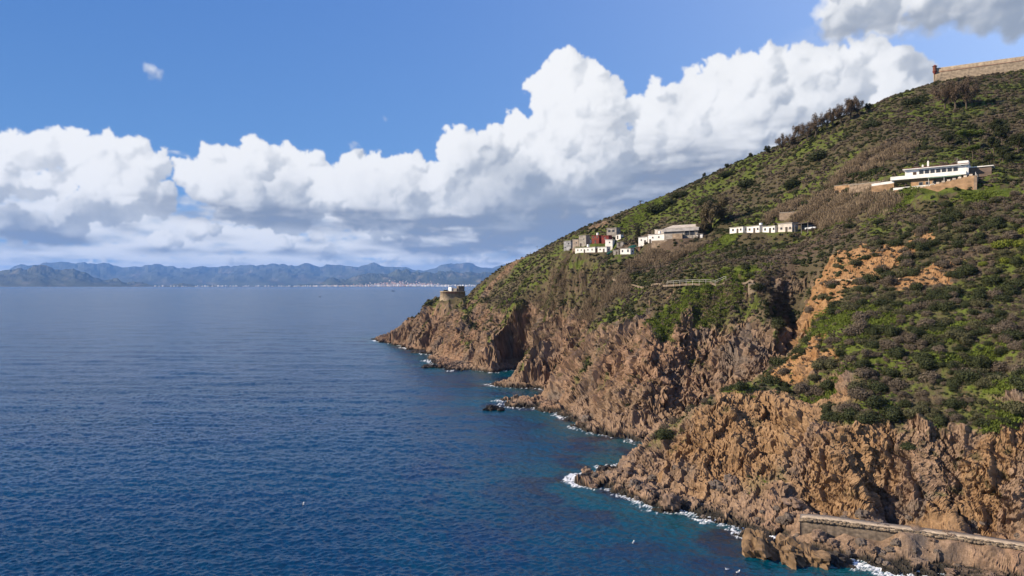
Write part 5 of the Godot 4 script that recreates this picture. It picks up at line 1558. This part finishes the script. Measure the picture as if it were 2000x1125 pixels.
func build_rocks() -> void:
	var wet := flat_mat("wet_dark_rock", Vector3(0.060, 0.050, 0.042), 0.55, 0.5, 0.10)
	var tan_ := flat_mat("tan_sea_rock", Vector3(0.27, 0.18, 0.105), 0.95, 0.45, 0.10)
	var list := [
		[-40.0, 333.2, Vector3(4.2, 1.0, 1.6), wet, "flat black rock awash off the tower headland"],
		[-51.0, 404.0, Vector3(5.5, 1.6, 2.6), wet, "dark rock close under the tower headland point"],
		[-6.6, 220.3, Vector3(2.2, 1.0, 1.2), wet, "low dark rock ringed by foam in the middle bay"],
		[-3.6, 218.8, Vector3(1.1, 0.6, 0.8), wet, "smallest dark rock beside the foam ringed one"],
		[37.0, 101.4, Vector3(2.6, 2.3, 1.9), tan_, "rounded tan block at the outer end of the near reef"],
		[40.2, 99.9, Vector3(2.7, 2.0, 1.8), tan_, "broad tan block second along the near reef"],
		[43.4, 98.9, Vector3(2.4, 1.5, 1.6), tan_, "lower tan block in the middle of the near reef"],
		[46.4, 98.2, Vector3(2.2, 1.0, 1.5), wet, "low dark block at the shore end of the near reef"],
		[71.0, 88.5, Vector3(1.8, 1.6, 1.4), tan_, "pale boulder at the water below the causeway end"],
		[73.5, 87.0, Vector3(1.5, 1.3, 1.2), tan_, "smaller pale boulder next to the causeway boulder"],
		[15.5, 141.0, Vector3(1.6, 0.8, 1.0), wet, "dark rock in the surf at the near point"],
		[20.0, 146.5, Vector3(2.4, 1.0, 1.2), wet, "dark slab on the back of the near point"],
	]
	for k in list.size():
		var a: Array = list[k]
		var o := mesh_node(numbered("sea_rock"), lump_mesh(k + 3, a[2], 0.8, 26, 40), a[3], self)
		o.position = Vector3(a[0], 0.1, -a[1])
		o.rotation.y = k * 0.35
		tag(o, a[4], "rock")
	# fallen boulders along the waterline
	var rng := RandomNumberGenerator.new()
	rng.seed = 91
	var kinds := []
	for k in 5:
		kinds.append(lump_mesh(40 + k, Vector3(1.0, 0.75, 0.85), 0.85, 14, 20))
	var n := 0
	var tries := 0
	var stone := [flat_mat("boulder_stone", Vector3(0.27, 0.19, 0.14), 0.95, 0.5, 0.10), flat_mat("grey_boulder", Vector3(0.19, 0.155, 0.13), 0.95, 0.5, 0.10)]
	while n < 150 and tries < 50000:
		tries += 1
		var k := rng.randi_range(0, lV.size() - 1)
		var p := lV[k]
		if p.y < 0.2 or p.y > 5.0 or -p.z > 240.0:
			continue
		var o := mesh_node(numbered("boulder"), kinds[n % 5], stone[n % 2], self)
		o.transform = stand(rng, p, 0.35 + 1.1 * pow(rng.randf(), 2.5) * (0.5 if -p.z < 112.0 else 1.0), rng.randf_range(0.7, 1.2))
		tag(o, "fallen tan boulder among broken rock along the waterline" if n % 2 == 0 else "fallen grey boulder among broken rock along the waterline", "boulder", "tan boulders on the shore" if n % 2 == 0 else "grey boulders on the shore")
		n += 1

# ------------------------------------------------------------------ far shore
const RIDGE_FAR := [-700, 528, -500, 520, -300, 530, -150, 522, 0, 531, 50, 516, 110, 511, 180, 514, 240, 521, 330, 519, 400, 522, 470, 517, 540, 519, 600, 515, 650, 519, 720, 517, 780, 521, 830, 527, 880, 515, 895, 513, 915, 516, 930, 520, 980, 519, 1060, 523, 1160, 530]
const RIDGE_LEFT := [-700, 545, -400, 532, -200, 540, 0, 529, 75, 520, 140, 527, 200, 544, 260, 554, 330, 559, 420, 560.5]
const RIDGE_RIGHT := [560, 560.5, 620, 553, 660, 545, 720, 537, 780, 531, 830, 529, 880, 534, 920, 532, 980, 530, 1060, 533, 1160, 540]
var nRange := FastNoiseLite.new()

func ridge_py(r: Array, px: float) -> float:
	for k in r.size() / 2 - 1:
		if px <= r[k * 2 + 2]:
			var t := clampf((px - r[k * 2]) / float(r[k * 2 + 2] - r[k * 2]), 0.0, 1.0)
			t = t * t * (3.0 - 2.0 * t)
			return lerpf(r[k * 2 + 1], r[k * 2 + 3], t)
	return r[-1]

func range_height(r: Array, px: float, f: float, crest_d: float) -> float:
	# f: 0 at the foot, 1 at the crest, beyond 1 the far side
	var peak := 40.0 + (557.0 - ridge_py(r, px)) / F * crest_d
	var up := f if f <= 1.0 else maxf(0.0, 2.0 - f)
	var spur := nRange.get_noise_2d(px * 0.9 + f * 40.0, f * 90.0 + crest_d) * 0.9 + nRange.get_noise_2d(px * 2.6 - f * 90.0, f * 200.0) * 0.25
	var s := pow(up, 1.35) * (1.0 + spur * (1.0 - up) * 1.0)
	var crag := (nRange.get_noise_2d(px * 1.6 + f * 30.0, crest_d + f * 60.0) + 0.5 * absf(nRange.get_noise_2d(px * 4.0 + f * 70.0, f * 120.0))) * 0.0065 * crest_d
	return maxf(6.0 + 8.0 * up, peak * s + crag * pow(up, 2.5))

func build_range(called: String, r: Array, d0: float, d1: float, albedo: Vector3) -> void:
	var px0: float = r[0]; var px1: float = r[-2]
	var nc := 300; var nr := 44
	var v := PackedVector3Array(); var idx := PackedInt32Array(); var col := PackedColorArray()
	for c in nc:
		var px := lerpf(px0, px1, c / (nc - 1.0))
		for q in nr:
			var f := q / (nr - 1.0) * 1.5
			var d := d0 + (d1 - d0) * f
			var y := range_height(r, px, f, d1)
			if q == 0:
				y = -3.0
			v.append(Vector3((px - 1000.0) / F * d, y, -d))
			var k := 1.0 + nRange.get_noise_2d(px * 1.5 + f * 60.0, f * 220.0) * 0.6
			var cc := mixc(albedo, Vector3(0.16, 0.14, 0.10), sstep(0.15, 0.5, nRange.get_noise_2d(px * 2.0 + 99.0, f * 160.0)) * 0.7) * k
			col.append(Color(cc.x, cc.y, cc.z))
			if c < nc - 1 and q < nr - 1:
				var a := c * nr + q
				for w in [a, a + 1, a + nr + 1, a, a + nr + 1, a + nr]:
					idx.append(w)
	var m := StandardMaterial3D.new()
	m.vertex_color_use_as_albedo = true
	m.roughness = 1.0
	m.metallic_specular = 0.0
	var o := mesh_node(called, array_mesh(v, idx, col), m, self)
	o.set_meta("kind", "structure")

func build_far_shore() -> void:
	nRange.seed = 61; nRange.frequency = 0.012; nRange.fractal_octaves = 5
	build_range("mountains", RIDGE_FAR, 25000.0, 40000.0, Vector3(0.075, 0.080, 0.055))
	build_range("western_hills", RIDGE_LEFT, 17200.0, 22000.0, Vector3(0.070, 0.072, 0.045))
	build_range("town_hills", RIDGE_RIGHT, 17200.0, 25000.0, Vector3(0.060, 0.066, 0.042))
	# flat shore land
	var st := []
	for px in range(-700, 1161, 60):
		st.append(Vector3((px - 1000.0) / F * 17600.0, 6.0 + 3.0 * sin(px * 0.05), -17600.0))
	var plain := mesh_node("shore_plain", ribbon(dense(st, 200.0), 500.0, 12.0), flat_mat("plain_earth", Vector3(0.11, 0.095, 0.07), 1.0, 1.0), self)
	plain.set_meta("kind", "structure")
	# the town: apartment blocks on the shore and up the lower slopes
	var rng := RandomNumberGenerator.new()
	rng.seed = 4242
	var st2 := SurfaceTool.new()
	st2.begin(Mesh.PRIMITIVE_TRIANGLES)
	for b in [[Vector3(1, 1.0, 1), Vector3(0, 0.5, 0)], [Vector3(0.35, 0.25, 0.4), Vector3(0.2, 1.12, 0)], [Vector3(1.06, 0.05, 1.06), Vector3(0, 1.02, 0)]]:
		var bm := BoxMesh.new()
		bm.size = b[0]
		st2.append_from(bm, 0, Transform3D(Basis(), b[1]))
	var block := st2.commit()
	var where := []; var tints := PackedColorArray()
	var paint := [flat_mat("far_white", Vector3(0.80, 0.79, 0.76), 0.9, 1.0), flat_mat("far_cream", Vector3(0.74, 0.62, 0.52), 0.9, 1.0), flat_mat("far_brick", Vector3(0.62, 0.38, 0.28), 0.9, 1.0)]
	for k in 900:
		var zone := rng.randf()
		var px := 0.0; var f := 0.0
		var kind := 0
		if zone < 0.30:
			px = 850.0 + rng.randf_range(-130.0, 130.0); f = rng.randf_range(0.0, 0.10); kind = 0
		elif zone < 0.55:
			px = 748.0 + rng.randfn() * 26.0; f = absf(rng.randfn()) * 0.17; kind = 2 if rng.randf() < 0.55 else 1
		elif zone < 0.75:
			px = 818.0 + rng.randfn() * 26.0; f = absf(rng.randfn()) * 0.16 + (0.05 if px > 820.0 else 0.0); kind = 2 if rng.randf() < 0.6 else 1
		elif zone < 0.9:
			px = 660.0 + rng.randfn() * 30.0; f = absf(rng.randfn()) * 0.08; kind = 0 if rng.randf() < 0.5 else 1
		else:
			px = rng.randf_range(300.0, 660.0); f = -0.02; kind = 0
		var d := 17200.0 + 7800.0 * f
		var y := range_height(RIDGE_RIGHT, px, maxf(f, 0.0), 25000.0) if px > 560.0 else 6.0
		var size := Vector3(rng.randf_range(14.0, 40.0), rng.randf_range(10.0, 32.0), rng.randf_range(14.0, 28.0))
		if zone < 0.30:
			size.y += 10.0
		var at := Transform3D(Basis(Vector3.UP, rng.randf_range(-1.2, 0.2)).scaled(size), Vector3((px - 1000.0) / F * d, y - 2.0, -d))
		if k < 220:
			var o := mesh_node(numbered("town_building"), block, paint[kind], self)
			o.transform = at
			tag(o, ["far white building in the seaside town under the mountains", "far cream building in the seaside town under the mountains", "far brick coloured building in the seaside town under the mountains"][kind], "building", ["white buildings across the bay", "cream buildings across the bay", "brick buildings across the bay"][kind])
		else:
			where.append(at)
			var c: Vector3 = [Vector3(0.78, 0.77, 0.74), Vector3(0.70, 0.58, 0.48), Vector3(0.58, 0.36, 0.27)][kind] * rng.randf_range(0.7, 1.0)
			tints.append(Color(c.x, c.y, c.z))
	var town := scatter("distant_town", block, where, tints)
	var tm := StandardMaterial3D.new()
	tm.vertex_color_use_as_albedo = true
	tm.roughness = 0.9
	town.material_override = tm
	tag(town, "mass of tiny pale buildings spread along the far shore", "town")

# ------------------------------------------------------------------ boats and birds
func hull_mesh(L: float, B: float, H: float) -> ArrayMesh:
	var st := SurfaceTool.new()
	st.begin(Mesh.PRIMITIVE_TRIANGLES)
	var rows := []
	for k in 9:
		var f := k / 8.0
		var w := B * 0.5 * (1.0 - pow(maxf(0.0, f - 0.55) / 0.45, 2.0)) * (0.85 if k == 0 else 1.0)
		var sheer := H * (1.0 + 0.35 * f * f)
		var x := (f - 0.5) * L
		rows.append([Vector3(x, sheer, -w), Vector3(x, -0.3 * H, -w * 0.6), Vector3(x, -0.3 * H, w * 0.6), Vector3(x, sheer, w)])
	for k in 8:
		for q in 4:
			var q2 := (q + 1) % 4
			for w in [rows[k][q], rows[k][q2], rows[k + 1][q2], rows[k][q], rows[k + 1][q2], rows[k + 1][q]]:
				st.add_vertex(w)
	for w in [rows[0][0], rows[0][2], rows[0][1], rows[0][0], rows[0][3], rows[0][2]]:
		st.add_vertex(w)
	st.generate_normals()
	return st.commit()

func build_boats() -> void:
	var dark := flat_mat("dark_hull", Vector3(0.03, 0.035, 0.045), 0.6, 1.0)
	for a in [[-773.0, 4443.0, 26.0, "dark trawler lying off the tower headland far out"], [-652.0, 2318.0, 9.0, "small dark open boat nearer than the trawler"], [-470.0, 2750.0, 8.0, "tiny dark boat between the trawler and the small open boat"]]:
		var t := thing("fishing_boat", a[3], "boat", Vector3(a[0], 0.0, -a[1]), 8.0)
		var L: float = a[2]
		mesh_node("hull", hull_mesh(L, L * 0.28, L * 0.10), dark, t)
		var cb := box(t, "wheelhouse", Vector3(L * 0.22, L * 0.12, L * 0.16), Vector3(-L * 0.18, L * 0.15, 0), flat_mat("cabin_grey", Vector3(0.10, 0.11, 0.12), 0.7, 1.0))
		box(cb, "window_band", Vector3(L * 0.225, L * 0.03, L * 0.165), Vector3(0, L * 0.02, 0), dark_glass())
		tube(t, "mast", Vector3(L * 0.05, L * 0.08, 0), Vector3(L * 0.05, L * 0.30, 0), L * 0.008, L * 0.005, dark)
	var white := flat_mat("gull_white", Vector3(0.75, 0.74, 0.72), 0.9, 1.0)
	var grey := flat_mat("gull_grey", Vector3(0.36, 0.37, 0.39), 0.9, 1.0)
	for a in [[31.4, 94.7, 20.0, "white gull resting on the water near the reef"], [-38.0, 124.3, 100.0, "pale gull floating alone on the open water"], [18.8, 105.6, 60.0, "pale gull floating off the near rocky point"], [30.2, 95.6, 200.0, "second white gull swimming just behind the one near the reef"]]:
		var t := thing("gull", a[3], "gull", Vector3(a[0], 0.05, -a[1]), a[2])
		var body := Leaves.new()
		var rings := []
		for k in 11:
			var f := k / 10.0
			var r := 0.13 * sqrt(maxf(0.0, sin(PI * pow(f, 0.8)))) + (0.012 if k == 0 else 0.0)
			var row := []
			for q in 8:
				row.append(Vector3((f - 0.5) * 0.62, 0.07 + 0.05 * f + sin(q * TAU / 8) * r * 0.9, cos(q * TAU / 8) * r))
			rings.append(row)
		for k in 6:     # neck and head
			var f := k / 5.0
			var row := []
			var r := 0.075 * sqrt(maxf(0.02, sin(PI * (0.25 + 0.75 * f))))
			for q in 8:
				row.append(Vector3(0.20 + 0.10 * f, 0.16 + 0.20 * f, 0) + Vector3(sin(q * TAU / 8) * r, 0, cos(q * TAU / 8) * r))
			rings.append(row)
		for k in rings.size() - 1:
			if k == 10:
				continue
			for q in 8:
				var q2 := (q + 1) % 8
				body.tri(rings[k][q], rings[k][q2], rings[k + 1][q2], Color.WHITE)
				body.tri(rings[k][q], rings[k + 1][q2], rings[k + 1][q], Color.WHITE)
		mesh_node("body", array_mesh(body.v, body.i), white, t)
		for s in [-1.0, 1.0]:
			var wg := Leaves.new()
			wg.tri(Vector3(0.16, 0.20, 0.10 * s), Vector3(-0.40, 0.17, 0.04 * s), Vector3(-0.08, 0.09, 0.15 * s), Color.WHITE)
			wg.tri(Vector3(0.16, 0.20, 0.10 * s), Vector3(-0.08, 0.225, 0.05 * s), Vector3(-0.40, 0.17, 0.04 * s), Color.WHITE)
			mesh_node("wing", array_mesh(wg.v, wg.i), grey, t)
		tube(t, "bill", Vector3(0.34, 0.34, 0), Vector3(0.42, 0.325, 0), 0.018, 0.006, flat_mat("bill_yellow", Vector3(0.5, 0.33, 0.05), 0.6, 1.0))
